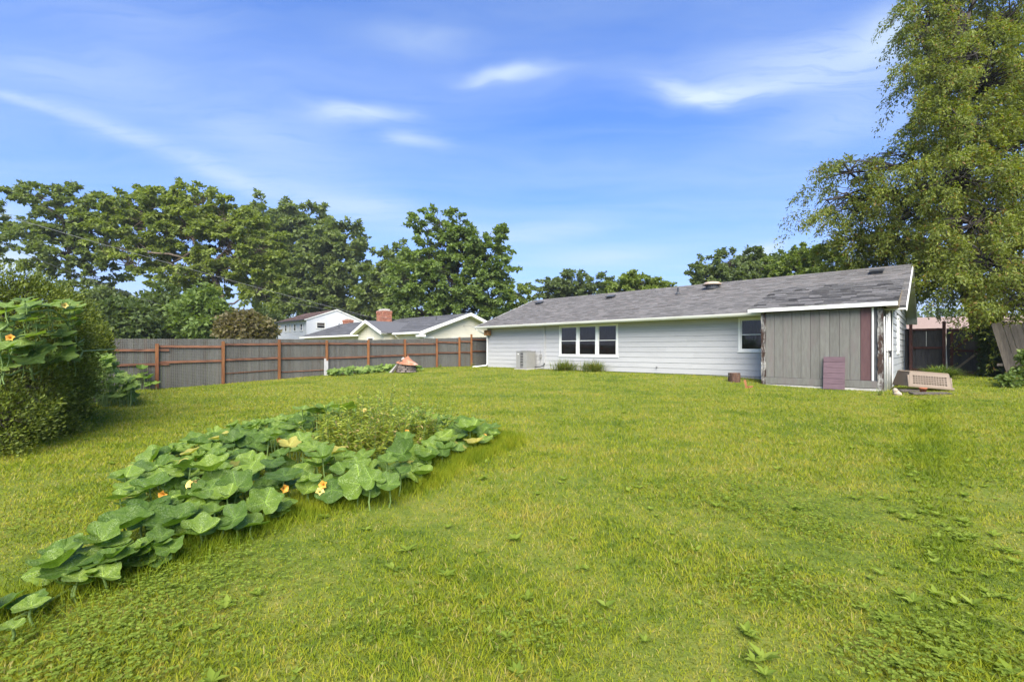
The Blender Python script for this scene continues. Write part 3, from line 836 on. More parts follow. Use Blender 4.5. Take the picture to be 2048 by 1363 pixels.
for (px, py) in ((1079, 607), (1222, 595), (1754, 545)):
    a, b = roof_spot(px, py); k = MB(); Mx = Matrix.Rotation(math.atan(SL) * .75, 4, 'X')
    k.box(-.19, .19, -.19, .19, .0, .10, Mx); k.box(-.23, .23, -.25, .22, .10, .135, Mx)
    on_roof('roof_vent', a, min(b, 4.2), k, M_darkmetal)
a, b = roof_spot(1356, 588); k = MB(); k.tube([(0, 0, 0), (0, 0, .34)], .055, 10); k.lathe([(.14, .0), (.06, .12)], 10); on_roof('pipe_vent', a, b, k, M_darkmetal)
a, b = roof_spot(1424, 576); k = MB(); k.lathe([(.30, -.05), (.30, .16)], 18)
fan = on_roof('fan_vent', a, b, k, M_darkmetal)
k = MB(); k.lathe([(.40, .15), (.44, .18), (.43, .22), (.33, .29), (.12, .33), (.001, .335)], 20); k.build('vent_dome', M_tan, fan, True)
# wooden box hung at the corner under the eave
bx = thing('bird_box', 'small honey-coloured wooden box hung under the far corner of the eave', 'bird box', H(.18, -.20, 2.36), RZ)
MB().bbox(-.17, .17, -.13, .13, .02, .30, .02).build('box', M_box, bx); MB().box(-.20, .20, -.17, .14, .305, .33).build('lid', M_box, bx)
MB().lathe([(.001, 0), (.035, 0), (.035, .02)], 10, (0, 0, 0)).build('entrance', M_black, bx).matrix_local = Matrix.Translation((0, -.132, .17)) @ Matrix.Rotation(R(90), 4, 'X')

# ------------------------------------------------------------------ air conditioner
ga_ = g1(*H(3.6, -.6)[:2])
ac = thing('air_conditioner', 'beige-grey outdoor air conditioner on the grass against the grey siding', 'air conditioner', H(3.62, -.62, ga_), RZ)
MB().box(-.45, .45, -.45, .45, -.05, .05).build('pad', M_found, ac)
s = .375; k = MB(); k.bbox(-s, s, -s, s, .06, .10, .01); k.box(-s, s, -s, s, .93, .96); k.box(-s - .012, s + .012, -s - .012, s + .012, .961, 1.0)
for x in (-s, s - .05):
    for y in (-s, s - .05): k.box(x, x + .05, y, y + .05, .101, .929)
k.box(s - .03, s - .002, -s + .051, s - .051, .101, .929)
k.box(-s + .051, -.09, -s + .002, -s + .02, .101, .929); k.box(.13, s - .051, -s + .002, -s + .02, .101, .929)
k.build('casing', M_acm, ac)
MB().box(-s + .06, s - .06, -s + .06, s - .06, .11, .92).build('coil', M_acd, ac)
for i in range(22):
    z = .13 + i * .0365
    if i % 4 == 3: continue
    MB().prism([(-s + .002, z), (-s + .03, z + .012), (-s + .03, z + .02), (-s + .002, z + .012)], 0, -.088, .128).build('louvre', M_acm, ac)
MB().box(-.09, .13, -s + .03, -s + .05, .101, .929).build('louvre_back', M_acd, ac)
for i in range(18):
    y = -s + .07 + i * .036; MB().box(s - .001, s + .006, y, y + .022, .13, .90).build('side_slat', M_acm, ac)
MB().box(-.27, -.19, -s - .004, -s + .001, .80, .86).build('sticker', M_trim, ac)
k = MB(); k.lathe([(.05, 1.004), (.09, 1.02), (.30, 1.004)], 20)
for rr in (.12, .18, .24, .30): k.tube([(rr * math.cos(t * .3142), rr * math.sin(t * .3142), 1.012) for t in range(21)], .005, 4, False)
k.build('fan_guard', M_acd, ac)

# ------------------------------------------------------------------ lean-to shed
SA0, SA1, SD = 15.47, 18.87, -1.30
shed = thing('lean_to_shed', 'lean-to shed of vertical grey boards with one maroon board, against the house', 'shed', H(0, 0, 0), RZ)
zb = .30
core = MB(); core.box(SA0 + .06, SA1 - .06, SD + .04, -.035, .15, 2.84); core.build('wall', M_core, shed)
nb = 11; bw = (SA1 - .30 - (SA0 + .12)) / nb
for i in range(nb):
    x0 = SA0 + .12 + i * bw
    k = MB(); k.bbox(x0 + .004, x0 + bw - .004, SD + .004, SD + .036, .545 - rnd.uniform(0, .01), 2.83, .004)
    o = k.build('board', M_board if i < nb - 1 else M_maroon, shed)
    if i == nb - 1: o['label'] = 'maroon board at the end of the grey wall'
    for zz in (.75, 1.7, 2.6):
        pass
MB().bbox(SA0 + .10, SA1 - .14, SD - .026, SD + .002, .30, .53, .006).build('base_board', M_board, shed)
MB().box(SA0 + .05, SA1 - .02, SD - .03, SD + .03, .12, .285).build('foundation', M_found, shed)
for x0 in (SA0 - .02, SA1 - .14):
    k = MB(); n = 26; vs = []; fs = []
    # split and gnawed corner post: a column with uneven faces
    for i in range(n + 1):
        z = .20 + 2.62 * i / n
        for (cx_, cy_) in ((x0, SD - .03), (x0 + .135, SD - .03), (x0 + .135, SD + .10), (x0, SD + .10)):
            vs.append((cx_ + rnd.uniform(-.014, .014), cy_ + rnd.uniform(-.012, .012), z))
    fs = [(i * 4 + j, i * 4 + (j + 1) % 4, i * 4 + 4 + (j + 1) % 4, i * 4 + 4 + j) for i in range(n) for j in range(4)] + [(3, 2, 1, 0), (n * 4, n * 4 + 1, n * 4 + 2, n * 4 + 3)]
    k.add(vs, fs); o = k.build('corner_post', M_rot, shed); o['label'] = 'rotten corner post with peeling white paint'
MB().bbox(SA1 - .285, SA1 - .235, SD - .035, SD + .002, .54, 2.83, .004).build('trim_strip', M_trim, shed)
MB().box(SA1 - .05, SA1 - .02, SD + .12, -.04, .2, 2.8).build('side_wall', M_darkboard, shed)
# shed roof
SZ0, SB0 = 2.97, SD - .22; SSL = .278
def shed_z(b): return SZ0 + (b - SB0) * SSL


SB1 = 2.42
k = MB(); k.prism([(SB0, SZ0), (SB1, shed_z(SB1)), (SB1, shed_z(SB1) - .06), (SB0, SZ0 - .09)], 0, SHA0, SHA1); sroof = k.build('roof', M_roofold, shed)
shingle_field(sroof, SHA0 - .015, SHA1 + .015, SB0 - .02, SB1 - .05, lambda b: shed_z(b) + .002, SSL, .20, .42, 300, seed=9, m=M_shingle2)
MB().box(SHA0 - .012, SHA1 + .0, SB0 - .03, SB0 - .002, SZ0 - .125, SZ0 - .003).build('fascia', M_trim, shed)
MB().box(SHA0 + .02, SHA1 - .02, SB0 + .0, SD + .1, SZ0 - .115, SZ0 - .10).build('soffit', M_weath, shed)
k = MB(); k.prism([(SB0 + .0, SZ0 - .12), (.9, SZ0 - .16), (.9, shed_z(.9) - .065), (SB0, SZ0 - .03)], 0, SHA1 - .025, SHA1); k.box(SHA1 - .28, SHA1 - .027, SB0 + .02, -.1, SZ0 - .16, SZ0 - .13); k.build('eave_box', M_weath, shed)

# white poles stood in the corner beside the shed
poles = []
for i, (da, db, hgt, rr, lab) in enumerate(((.03, -.02, 2.30, .018, 'white pole nearest the rotten corner post of the shed'), (.06, .20, 2.36, .020, 'second white pole from the rotten corner post, upright beside the shed'),
                                         (.10, .40, 2.42, .018, 'third white pole from the rotten corner post, under the wooden eave box'), (.13, .62, 2.50, .02, 'white pole nearest the house siding in the bundle by the shed'))):
    p = H(SA1 + da, SD + db + .05); z = g1(p[0], p[1]); k = MB(); k.tube([(0, 0, -.02), (.004, 0, hgt * .5), (0, .01, hgt)], rr, 8); k.tube([(0, .01, hgt), (0, .01, hgt + .015)], rr * 1.25, 8)
    o = k.build('white_pole', M_trim, None, True); o.location = (p[0], p[1], z); o.rotation_euler = (R(rnd.uniform(-1, 1)), R(rnd.uniform(-1, 1)), 0); tag(o, lab, 'pole', 'white poles beside the shed')
k = MB(); zz = 1.46; k.tube([H(SA1 - .0, SD + .0, zz), H(SA1 + .10, SD + .1, zz - .01), H(SA1 + .16, SD + .45, zz), H(SA1 + .17, SD + .7, zz + .02)], .012, 5)
k.tube([H(SA1 + .13, SD + .3, zz + .02), H(SA1 + .15, SD + .31, zz - .1), H(SA1 + .14, SD + .3, zz - .18)], .03, 6)
tag(k.build('strap', M_black), 'black strap tying the white poles to the shed', 'strap')
# faded panel leaning on the shed
pg = H(17.62, SD - .16); pnl = thing('leaning_board_panel', 'faded maroon panel of six short boards leaning on the shed wall', 'panel', (pg[0], pg[1], g1(pg[0], pg[1]) - .01), RZ)
tilt = Matrix.Rotation(R(-6), 4, 'X')
for i in range(6):
    MB().bbox(-.29, .29, -.012, .012, .02 + i * .178, .02 + (i + 1) * .178 - .006, .004, tilt).build('board', M_mauve, pnl)
for x in (-.2, .2): MB().box(x - .03, x + .03, .013, .035, .03, 1.05, tilt).build('batten', M_mauve, pnl)

# ------------------------------------------------------------------ stumps and oddments by the shed
def log(px, py, r, h, label, seed):
    p = on_ground(px, py); t = thing('log_stump', label, 'log', p, seed, 'cut logs beside the shed')
    rs = random.Random(seed); n = 18; vs, fs = [], []
    rr = [r * (1 + rs.uniform(-.09, .09)) for _ in range(n)]
    for z in (-.02, h * .3, h * .7, h):
        for i in range(n): a = 6.283 * i / n; q = rr[i] * (1 + rs.uniform(-.03, .03)); vs.append((q * math.cos(a), q * math.sin(a), z))
    fs = [(j * n + i, j * n + (i + 1) % n, (j + 1) * n + (i + 1) % n, (j + 1) * n + i) for j in range(3) for i in range(n)]
    MB().add(vs, fs).build('bark', M_log, t, True)
    MB().add([(0.93 * rr[i] * math.cos(6.283 * i / n), .93 * rr[i] * math.sin(6.283 * i / n), h - .004) for i in range(n)], [tuple(range(n))]).build('cut_face', M_logend, t)


log(1469, 763, .205, .33, 'broad cut log stump standing on the grass left of the shed', 3)
log(1519, 757, .11, .34, 'narrow cut log stump half behind the shed corner', 8)
p = on_ground(1493, 776); o = thing('wood_splinter', 'jagged split of bright orange wood sticking up from the grass', 'wood', p, .4)
k = MB(); k.add([(-.05, 0, -.02), (.04, -.02, -.02), (.05, .05, -.02), (-.09, .0, .14), (.0, -.02, .12), (.01, .05, .16), (-.13, .01, .27), (-.05, 0, .20), (.02, .04, .29)], [(0, 1, 4, 3), (1, 2, 5, 4), (2, 0, 3, 5), (3, 4, 7, 6), (4, 5, 8, 7), (5, 3, 6, 8), (6, 7, 8)]); k.build('splinter', M_orange, o)
k = MB(); k.bbox(.10, .42, -.05, .06, -.01, .06, .01, Matrix.Rotation(.3, 4, 'Z')); k.build('fallen_piece', M_orange, o)
p = on_ground(1793, 790); k = MB(); rs = random.Random(4)
for c in ((0, 0, .06, .10), (.06, .03, .03, .09), (-.04, .0, .14, .075)):
    prof = [(.001, -c[3])] + [(c[3] * math.sin(t) * rs.uniform(.85, 1.15), -c[3] * math.cos(t)) for t in (.5, 1, 1.5, 2, 2.6)] + [(.001, c[3])]
    k.lathe(prof, 9, c[:3])
o = k.build('stone', M_stone); o.location = p; tag(o, 'knobbly pale stone on the grass at the right foot of the shed', 'stone')

# dog crate shell
cp = at(1843, 779, 14.1); cg = g1(cp[0], cp[1])
crate = thing('dog_crate_shell', 'upturned tan plastic half of a dog crate with slotted side', 'dog crate', (cp[0], cp[1], cg + .10), R(-8))
tl = Matrix.Rotation(R(4.5), 4, 'Y')
hw, hd, hh = .60, .36, .44
k = MB()
# long slotted side: a border of solid plastic round a grid of bars, leaning in towards the top
def side(x, z, dy): return tl @ Vector((x, -hd + .10 * z / hh + dy, z))


def slab(x0, x1, z0, z1, t=.02):
    vs = [side(x0, z0, 0), side(x1, z0, 0), side(x1, z1, 0), side(x0, z1, 0), side(x0, z0, t), side(x1, z0, t), side(x1, z1, t), side(x0, z1, t)]
    k.add(vs, [(0, 1, 2, 3), (7, 6, 5, 4), (0, 4, 5, 1), (3, 2, 6, 7), (0, 3, 7, 4), (1, 5, 6, 2)])


gx0, gx1, gz0, gz1 = -.46, .46, .09, .34
slab(-hw, hw, 0, gz0); slab(-hw + .06, hw - .06, gz1, hh); slab(-hw, gx0, gz0, gz1); slab(gx1, hw, gz0, gz1)
nc, nr = 13, 5
for i in range(nc + 1):
    x = gx0 + (gx1 - gx0) * i / nc
    if 0 < i < nc: slab(x - .014, x + .014, gz0, gz1)
for j in range(1, nr):
    z = gz0 + (gz1 - gz0) * j / nr; slab(gx0, gx1, z - .013, z + .013, .018)
k.build('slotted_side', M_tanplastic, crate)
k = MB()
def cb(x0, x1, y0, y1, z0, z1): k.bbox(x0, x1, y0, y1, z0, z1, .012, tl)


cb(-hw - .02, hw + .02, -hd - .035, -hd - .002, -.02, .045)
k.prism([(-hw + .05, hh + .001), (hw - .05, hh + .001), (hw - .10, hh + .035), (-hw + .10, hh + .035)], 1, -hd + .10, hd - .10, tl)
for sx in (-1, 1):
    vs = [(sx * hw, -hd, 0), (sx * hw, hd, 0), (sx * (hw - .06), hd - .10, hh), (sx * (hw - .06), -hd + .10, hh)]; vs = vs + [(x - sx * .02, y, z) for x, y, z in vs]
    k.add([tl @ Vector(v) for v in vs], [(0, 1, 2, 3), (7, 6, 5, 4), (0, 4, 5, 1), (2, 6, 7, 3), (1, 5, 6, 2), (0, 3, 7, 4)])
vs = [(-hw, hd, 0), (hw, hd, 0), (hw - .06, hd - .10, hh), (-hw + .06, hd - .10, hh)]; vs = vs + [(x, y - .02, z) for x, y, z in vs]
k.add([tl @ Vector(v) for v in vs], [(0, 1, 2, 3), (7, 6, 5, 4), (0, 4, 5, 1), (2, 6, 7, 3), (1, 5, 6, 2), (0, 3, 7, 4)])
k.build('shell', M_tanplastic, crate)
p = on_ground(1846, 787); gp = thing('flower_pot', 'small terracotta flower pot in front of the dog crate', 'flower pot', p)
MB().lathe([(.001, 0), (.06, 0), (.085, .14), (.095, .14), (.098, .18), (.085, .18), (.07, .05), (.001, .04)], 16).build('pot', M_terra, gp, True)
MB().lathe([(.001, .15), (.082, .15)], 12).build('soil', M_barkD, gp)
for (px, py, l, rz, lab) in ((1860, 789, 1.05, -4, 'grey weathered plank lying on the grass below the dog crate'), (1822, 783, .9, 10, 'dull board half hidden under the left end of the dog crate')):
    p = on_ground(px, py); k = MB(); k.bbox(-l / 2, l / 2, -.09, .09, 0, .05, .006); o = k.build('plank', M_greywood); o.location = p + np.array([0, 0, .015]); o.rotation_euler = (R(8), 0, R(rz)); tag(o, lab, 'plank')
p = on_ground(1787, 771); k = MB(); k.tube([(.14 * math.cos(t * .45) * (1 - t * .008), .14 * math.sin(t * .45) * (1 - t * .008), .02 + .0022 * t) for t in range(44)], .014, 5)
o = k.build('hose', M_black); o.location = p; tag(o, 'small coil of black hose on the ground at the foot of the poles', 'hose')

# ------------------------------------------------------------------ long wire-faced fence on the left
fence = thing('wire_fence', 'long grey board fence with orange-brown posts and wire mesh along the lawn', 'fence', (F0[0], F0[1], 0), RZ)


def gf(t, x=0): q = FT(t, x); return g1(q[0], q[1])


def t_of(px):
    k = (px - 1024) / FPX; return float((k * F0[1] - F0[0]) / (W[0] - k * W[1]))


top_t = [-7, 0, 4.35, 8.67, 13, 15.75, 20]; top_z = [1.84, 1.92, 1.99, 2.02, 2.18, 2.30, 2.45]
ftop = lambda t: float(np.interp(t, top_t, top_z))
bmesh_cache = {}
t = -7.0; bwid = .135
while t < 19.5:
    zl, zh = gf(t) - .05, ftop(t); k = MB()
    M = Matrix.Translation((rnd.uniform(-.004, .004), 0, 0))
    k.box(-.045, -.022, t + .004, t + bwid - .004, zl, zh - rnd.uniform(0, .012), M); k.build('board', M_fboard, fence); t += bwid
posts = [-4.3, -2.1] + [t_of(p) for p in (313, 445, 557, 652, 735, 808, 872, 917, 941)] + [18.0]
ptop = [None, None, 687, 682, 679, 680, 679, 678, 677, 674, 668, None]
for t, py in zip(posts, ptop):
    q = FT(t, .08); z1 = EYE + (HY - py) / FPX * q[1] if py else ftop(t) - .05
    MB().bbox(.042, .135, t - .05, t + .05, gf(t) - .1, z1, .008).build('post', M_post, fence)
up = [1.40, 1.45, 1.50, 1.63, 1.74, 1.79, 1.81, 1.81, 1.84, 1.96, 2.02, 2.16]; md = [.90, .93, .97, 1.05, 1.12, 1.13, 1.13, 1.19, 1.26, 1.34, 1.36, 1.42]
ts = [-7] + posts
for i, (a, b) in enumerate(zip(ts, ts[1:])):
    e0, e1 = a + .004, b - .004
    dz = (gf(b) - gf(a)) * .35
    for zz, hh_ in ((up[i], .085), (md[i], .085)):
        ext = .38 if i == 2 else 0
        z0 = zz - dz / 2 - (.012 if i == 2 else 0); sl = (dz) / max(b - a, .1)
        k = MB(); sw = rnd.uniform(-.015, .015)
        vs = []
        for (tt, z) in ((e0, z0 + sw), (e1 + ext, z0 + sl * (e1 + ext - e0) - sw)):
            for x, q in ((.0, 0), (.040, 0), (.040, hh_), (.0, hh_)): vs.append((x, tt, z + q - hh_ / 2))
        k.add(vs, [(0, 1, 2, 3), (7, 6, 5, 4), (0, 4, 5, 1), (1, 5, 6, 2), (2, 6, 7, 3), (3, 7, 4, 0)]); k.build('rail', M_rail, fence)
# thin lowest laths
for i, (a, b, z0, z1) in enumerate(((posts[3], posts[4], .52, .60), (posts[4], posts[5], .50, .54))):
    k = MB(); k.add([(x, tt, z + q) for tt, z in ((a + .06, z0), (b - .06, z1)) for x, q in ((0, 0), (.02, 0), (.02, .035), (0, .035))], [(0, 1, 2, 3), (7, 6, 5, 4), (0, 4, 5, 1), (1, 5, 6, 2), (2, 6, 7, 3), (3, 7, 4, 0)]); k.build('lath', M_rail, fence)
# wire mesh: each wire a thin three-sided rod
V, F = [], []
def rod(p, q, r):
    o = len(V); p = np.array(p); q = np.array(q); d = nrm(q - p); a = np.array([1., 0, 0]); b = np.cross(d, a)
    for e in (p, q):
        for k_ in range(3): V.append(e + r * (math.cos(k_ * 2.094) * a + math.sin(k_ * 2.094) * b))
    for k_ in range(3): F.append((o + k_, o + (k_ + 1) % 3, o + 3 + (k_ + 1) % 3, o + 3 + k_))


t = -7.0
while t < 19.4: rod((-.012, t, gf(t)), (-.012 + .004 * math.sin(t * 3), t + .006 * math.sin(t * 7), ftop(t) - .005), .0062); t += .062
tt = np.arange(-7, 19.4, 1.1)
for j in range(32):
    for a, b in zip(tt, tt[1:]):
        za, zb_ = [gf(x) + (ftop(x) - gf(x)) * (j + .3) / 32 for x in (a, b)]; rod((-.017, a, za), (-.017, b, zb_), .0058)
o = link('wire_mesh', np_mesh('wire_mesh', V, F, M_wire), fence, kind='stuff')
# board leaned on the fence
t = t_of(648); q = FT(t, .22); o = MB().bbox(-.10, .10, -.012, .012, -.02, .80, .004, Matrix.Rotation(R(4), 4, 'Y') @ Matrix.Rotation(R(-8), 4, 'X')).build('leaning_board', M_pale)
o.location = (q[0], q[1], gf(t)); o.rotation_euler = (0, 0, RZ + R(90)); tag(o, 'single pale grey board leaning against a post of the long wire fence', 'board')

# fire pit with a cone lid
p = on_ground(812, 744); pit = thing('fire_pit', 'stone-ring fire pit under a rusty cone lid by the fence', 'fire pit', p)
rs = random.Random(11)
for j in range(4):
    n = 11
    for i in range(n):
        a = 6.283 * (i + .5 * (j % 2)) / n + rs.uniform(-.05, .05); r = .42 - .012 * j
        M = Matrix.Rotation(a, 4, 'Z') @ Matrix.Translation((r, 0, j * .105)) @ Euler((rs.uniform(-.1, .1), rs.uniform(-.1, .1), rs.uniform(-.1, .1))).to_matrix().to_4x4()
        MB().bbox(-.075, .075, -.115 + rs.uniform(-.01, .02), .115 + rs.uniform(-.02, .01), .0, .10, .02, M).build('stone', M_pitstone, pit)
k = MB(); k.lathe([(.55, .0), (.54, .02), (.30, .15), (.14, .27), (.05, .36), (.001, .37)], 20); k.lathe([(.03, .36), (.05, .40), (.001, .42)], 8)
o = k.build('cone_lid', M_rust, pit); o.location = (.06, 0, .43); o.rotation_euler = (R(4), R(7), 0)
k = MB(); k.bbox(-.06, .06, -.03, .03, 0, 1.0, .008); o = k.build('leaning_board', M_pale); o.location = p + np.array([-.72, -.25, -.02]); o.rotation_euler = (0, R(42), R(20)); tag(o, 'pale board propped slanting on the stone fire pit', 'board')
k = MB(); k.bbox(-.05, .05, -.02, .02, 0, .8, .006); o = k.build('leaning_board', M_greywood); o.location = p + np.array([-.60, -.38, -.02]); o.rotation_euler = (0, R(36), R(8)); tag(o, 'darker grey board slanting beside the pale one on the fire pit', 'board')

# ------------------------------------------------------------------ gate fence at the right of the house
B7 = 7.0
def a_of(px, b):
    q = C0 + b * W; k = (px - 1024) / FPX; return float((k * q[1] - q[0]) / (U[0] - k * U[1]))


sf = thing('side_fence', 'dark board fence panel with red-brown rails between the house and the gate', 'fence', H(0, B7, 0), RZ)
a0, a1, a2, a3 = 19.06, a_of(1888, B7), a_of(1899, B7), a_of(1967, B7)
gz = g1(*H(20, B7)[:2]); ZT = 2.42
def boards(parent, x0, x1, z0, z1, w, m):
    n = max(1, round((x1 - x0) / w)); w = (x1 - x0) / n
    for i in range(n):
        dy = .022 * (i % 2); MB().box(x0 + i * w - .006, x0 + (i + 1) * w + .006, dy, .018 + dy, z0 + rnd.uniform(-.01, .01), z1 + rnd.uniform(-.012, .012)).build('board', m, parent)


boards(sf, a0, a1 - .05, gz - .05, ZT, .09, M_darkboard)
for z, hh_ in ((ZT - .09, .09), (1.55, .09), (.62, .09)): MB().box(a0 + .22, a1 - .06, -.045, -.004, z, z + hh_).build('rail', M_darkrail, sf)
for x, zt in ((19.26, 2.62), (a1, 2.70)): MB().bbox(x - .055, x + .055, -.15, -.05, gz - .1, zt, .008).build('post', M_darkrail, sf)
MB().box(19.75, 19.765, -.012, -.003, 1.66, 2.30).build('white_lath', M_trim, sf)
gt = thing('side_gate', 'dark wooden gate with slanting braces right of the house', 'gate', H(0, B7, 0), RZ)
boards(gt, a2 - .09, a3 - .04, gz + .04, ZT - .03, .09, M_darkboard)
for x in (a2 + .02, a3 - .13): MB().box(x, x + .09, -.045, -.004, gz + .05, ZT - .04).build('stile', M_darkrail, gt)
for z in (gz + .06, 1.42, ZT - .13): MB().box(a2 + .112, a3 - .132, -.044, -.005, z, z + .09).build('rail', M_darkrail, gt)
for (z0, z1, lab) in ((1.52, ZT - .14, None), (gz + .16, 1.41, None)):
    x0, x1 = a2 + .13, a3 - .15; dx, dz = x1 - x0, z1 - z0; L_ = math.hypot(dx, dz); M = Matrix.Translation((x0, 0, z0)) @ Matrix.Rotation(-math.atan2(dz, dx), 4, 'Y')
    MB().box(.05, L_ - .05, -.040, -.006, -.04, .04, M).build('brace', M_darkrail if z0 > 1 else M_weath, gt)
x = a3 + .03; MB().bbox(x - .05, x + .05, -.12, -.02, gz - .1, 2.5, .008).build('gate_post', M_darkrail, gt)
k = MB(); k.tube([H(a1 + .10, B7 - .1, gz), H(a1 + .05, B7 - .1, 1.5), H(a1 + .02, B7 - .08, 2.32)], .026, 7); tag(k.build('white_pole', M_trim, None, True), 'white pole leaning on the fence post beside the dark gate', 'pole', 'white poles beside the shed')
MB_ = MB(); MB_.box(a1 + .2, a3 - .1, -.5, -.2, gz - .03, gz + .025); o = MB_.build('threshold_board', M_greywood, gt)

# weathered picket fence at the right edge
p0 = np.array([18.0, 16.5]); gz2 = g1(*p0)
pf = thing('picket_fence', 'leaning silver-grey picket fence at the right edge under the tree', 'fence', (p0[0], p0[1], gz2), RZ)
for i in range(20):
    x = i * .147; M = Matrix.Translation((x, 0, 0)) @ Matrix.Rotation(R(-12 + rnd.uniform(-.7, .7)), 4, 'Y')
    h = 2.05 + rnd.uniform(-.06, .05)
    MB().prism([(-.07, -.1), (.07, -.1), (.07, h - .07), (.035, h), (-.035, h), (-.07, h - .07)], 1, -.012, .012, M).build('picket', M_greywood, pf)
for z in (.45, 1.55): MB().box(-.35, 3.3, .014, .055, z, z + .09).build('rail', M_greywood, pf)

# ------------------------------------------------------------------ neighbouring houses
def lap_wall(parent, a0, a1, b, z0, z1, course, m, top=None):
    """laps on a wall looking to -y"""
    k = MB(); z = z0
    while z < z1 - .02:
        zt = min(z + course, z1); k.prism([(b - .016, z), (b, z), (b, zt + .012), (b - .004, zt + .012)], 0, a0, a1, r=rnd.random()); z = zt
    o = k.build('siding', m, parent); o['kind'] = 'stuff'


def lap_gable(parent, a, b0, b1, z0, ze, zr, course, m):
    k = MB(); z = z0; bm = (b0 + b1) / 2; hwid = (b1 - b0) / 2
    while z < zr - .08:
        zt = z + course; f = 0 if zt <= ze else (zt - ze) / (zr - ze)
        if f > .97: break
        k.prism([(a + .016, z), (a + .004, zt + .012), (a, zt + .012), (a, z)], 1, bm - hwid * (1 - f), bm + hwid * (1 - f), r=rnd.random()); z = zt
    o = k.build('siding', m, parent); o['kind'] = 'stuff'


def lap_gable_y(parent, b, a0, a1, z0, ze, zr, course, m):
    k = MB(); z = z0; am = (a0 + a1) / 2; hwid = (a1 - a0) / 2
    while z < zr - .08:
        zt = z + course; f = 0 if zt <= ze else (zt - ze) / (zr - ze)
        if f > .97: break
        k.prism([(b - .016, z), (b, z), (b, zt + .012), (b - .004, zt + .012)], 0, am - hwid * (1 - f), am + hwid * (1 - f), r=rnd.random()); z = zt
    o = k.build('siding', m, parent); o['kind'] = 'stuff'


def roof_rows(parent, a0, a1, b0, z0, b1, z1, m, row=.16):
    """rows of shingles on one slope, each row lapped over the one below"""
    L_ = math.hypot(b1 - b0, z1 - z0); n = int(L_ / row); k = MB(); nx, nz = -(z1 - z0) / L_, (b1 - b0) / L_
    if nz < 0: nx, nz = -nx, -nz
    for i in range(n):
        f0, f1 = i / n, (i + 1.15) / n; x = a0
        while x < a1:
            x1 = min(x + rnd.uniform(.6, 1.6), a1); th = .012 + .006 * rnd.random()
            P = lambda f, e: (b0 + (b1 - b0) * f + nx * e, z0 + (z1 - z0) * f + nz * e)
            k.add([(x, *P(f0, 0)), (x1, *P(f0, 0)), (x1, *P(f0, th)), (x, *P(f0, th)), (x, *P(min(f1, 1), .003)), (x1, *P(min(f1, 1), .003))], [(0, 1, 2, 3), (3, 2, 5, 4)], rnd.random()); x = x1
    o = k.build('shingles', m, parent); o['kind'] = 'stuff'


def brick_stack(parent, x0, x1, y0, y1, z0, z1, bh=.085, bl=.27):
    """a chimney of separate bricks round a mortar core"""
    ch = MB().box(x0 + .02, x1 - .02, y0 + .02, y1 - .02, z0, z1 - .03).build('chimney', M_mortar, parent)
    n = int((z1 - z0) / bh); cache = {}
    for i in range(n):
        z = z0 + i * bh; e = .03 if i >= n - 3 else 0
        for (s0, s1, fx) in ((x0 - e, x1 + e, 0), (y0 - e, y1 + e, 1)):
            s = s0 - (bl / 2 if i % 2 else 0)
            while s < s1 - .03:
                q0, q1 = max(s, s0), min(s + bl, s1); s += bl
                if q1 - q0 < .04: continue
                k = MB()
                if fx == 0: k.box(q0 + .006, q1 - .006, y0 - e, y0 + .09, z + .006, z + bh - .006)
                else: k.box(x1 - .09 + e, x1 + e, q0 + (.09 if s <= s0 + bl else .006), q1 - .006, z + .006, z + bh - .006)
                k.build('brick', M_brick, ch)
    MB().box(x0 + .15, x1 - .15, y0 + .15, y1 - .15, z1 - .03, z1 + .12).build('flue', M_found, ch)
    return ch


nh = thing('cream_house', 'low cream-sided house with grey roof and brick chimney behind the long fence', 'house', (C0[0], C0[1], 0), RZ)
A0, A1, b0, b1, ze, zr = -30., -9., 1.55, 10.95, 2.90, 4.62
bm_ = (b0 + b1) / 2
k = MB(); k.box(A0, A1 - .02, b0 + .01, b1, .2, 2.9); k.prism([(b0, 2.9), (b1, 2.9), (bm_, zr - .15)], 0, A0, A1 - .02); k.build('wall', M_cream, nh)
lap_wall(nh, A0, A1, b0, .4, 2.76, .20, M_cream); lap_gable(nh, A1, b0, b1, .4, 2.9, zr - .1, .20, M_cream)
ov = .45; sl = (zr - ze) / (bm_ - b0 + ov)
k = MB(); k.prism([(b0 - ov, ze - .04), (bm_, zr - .04), (b1 + ov, ze - .04), (b1 + ov, ze - .12), (bm_, zr - .14), (b0 - ov, ze - .12)], 0, A0 - .4, A1 + .55); nroof = k.build('roof', M_roofold, nh)
roof_rows(nroof, A0 - .4, A1 + .55, b0 - ov, ze - .035, bm_, zr - .035, M_roofold)
k = MB(); x = A1 + .56
k.prism([(b0 - ov, ze), (bm_, zr), (bm_, zr - .26), (b0 - ov, ze - .26)], 0, x, x + .03); k.prism([(b1 + ov, ze), (b1 + ov, ze - .26), (bm_, zr - .26), (bm_, zr)], 0, x, x + .03); k.build('rake_board', M_trim, nh)
k = MB(); k.box(A1 + .02, A1 + .58, b0 - ov - .02, b0 - ov + .5, ze - .40, ze - .2); k.build('eave_return', M_trim, nh)
MB().box(A0, A1 + .5, b0 - ov - .12, b0 - ov, ze - .16, ze - .02).build('gutter', M_trim, nh)
MB().box(A0, A1 + .02, b0 - ov + .01, b0, ze - .19, ze - .17).build('soffit', M_soffit, nh)
MB().prism([(b0 - ov + .03, ze - .16), (bm_, zr - .18), (b1 + ov - .03, ze - .16), (b1 + ov - .03, ze - .18), (bm_, zr - .20), (b0 - ov + .03, ze - .18)], 0, A1 + .02, A1 + .55).build('rake_soffit', M_trim, nh)
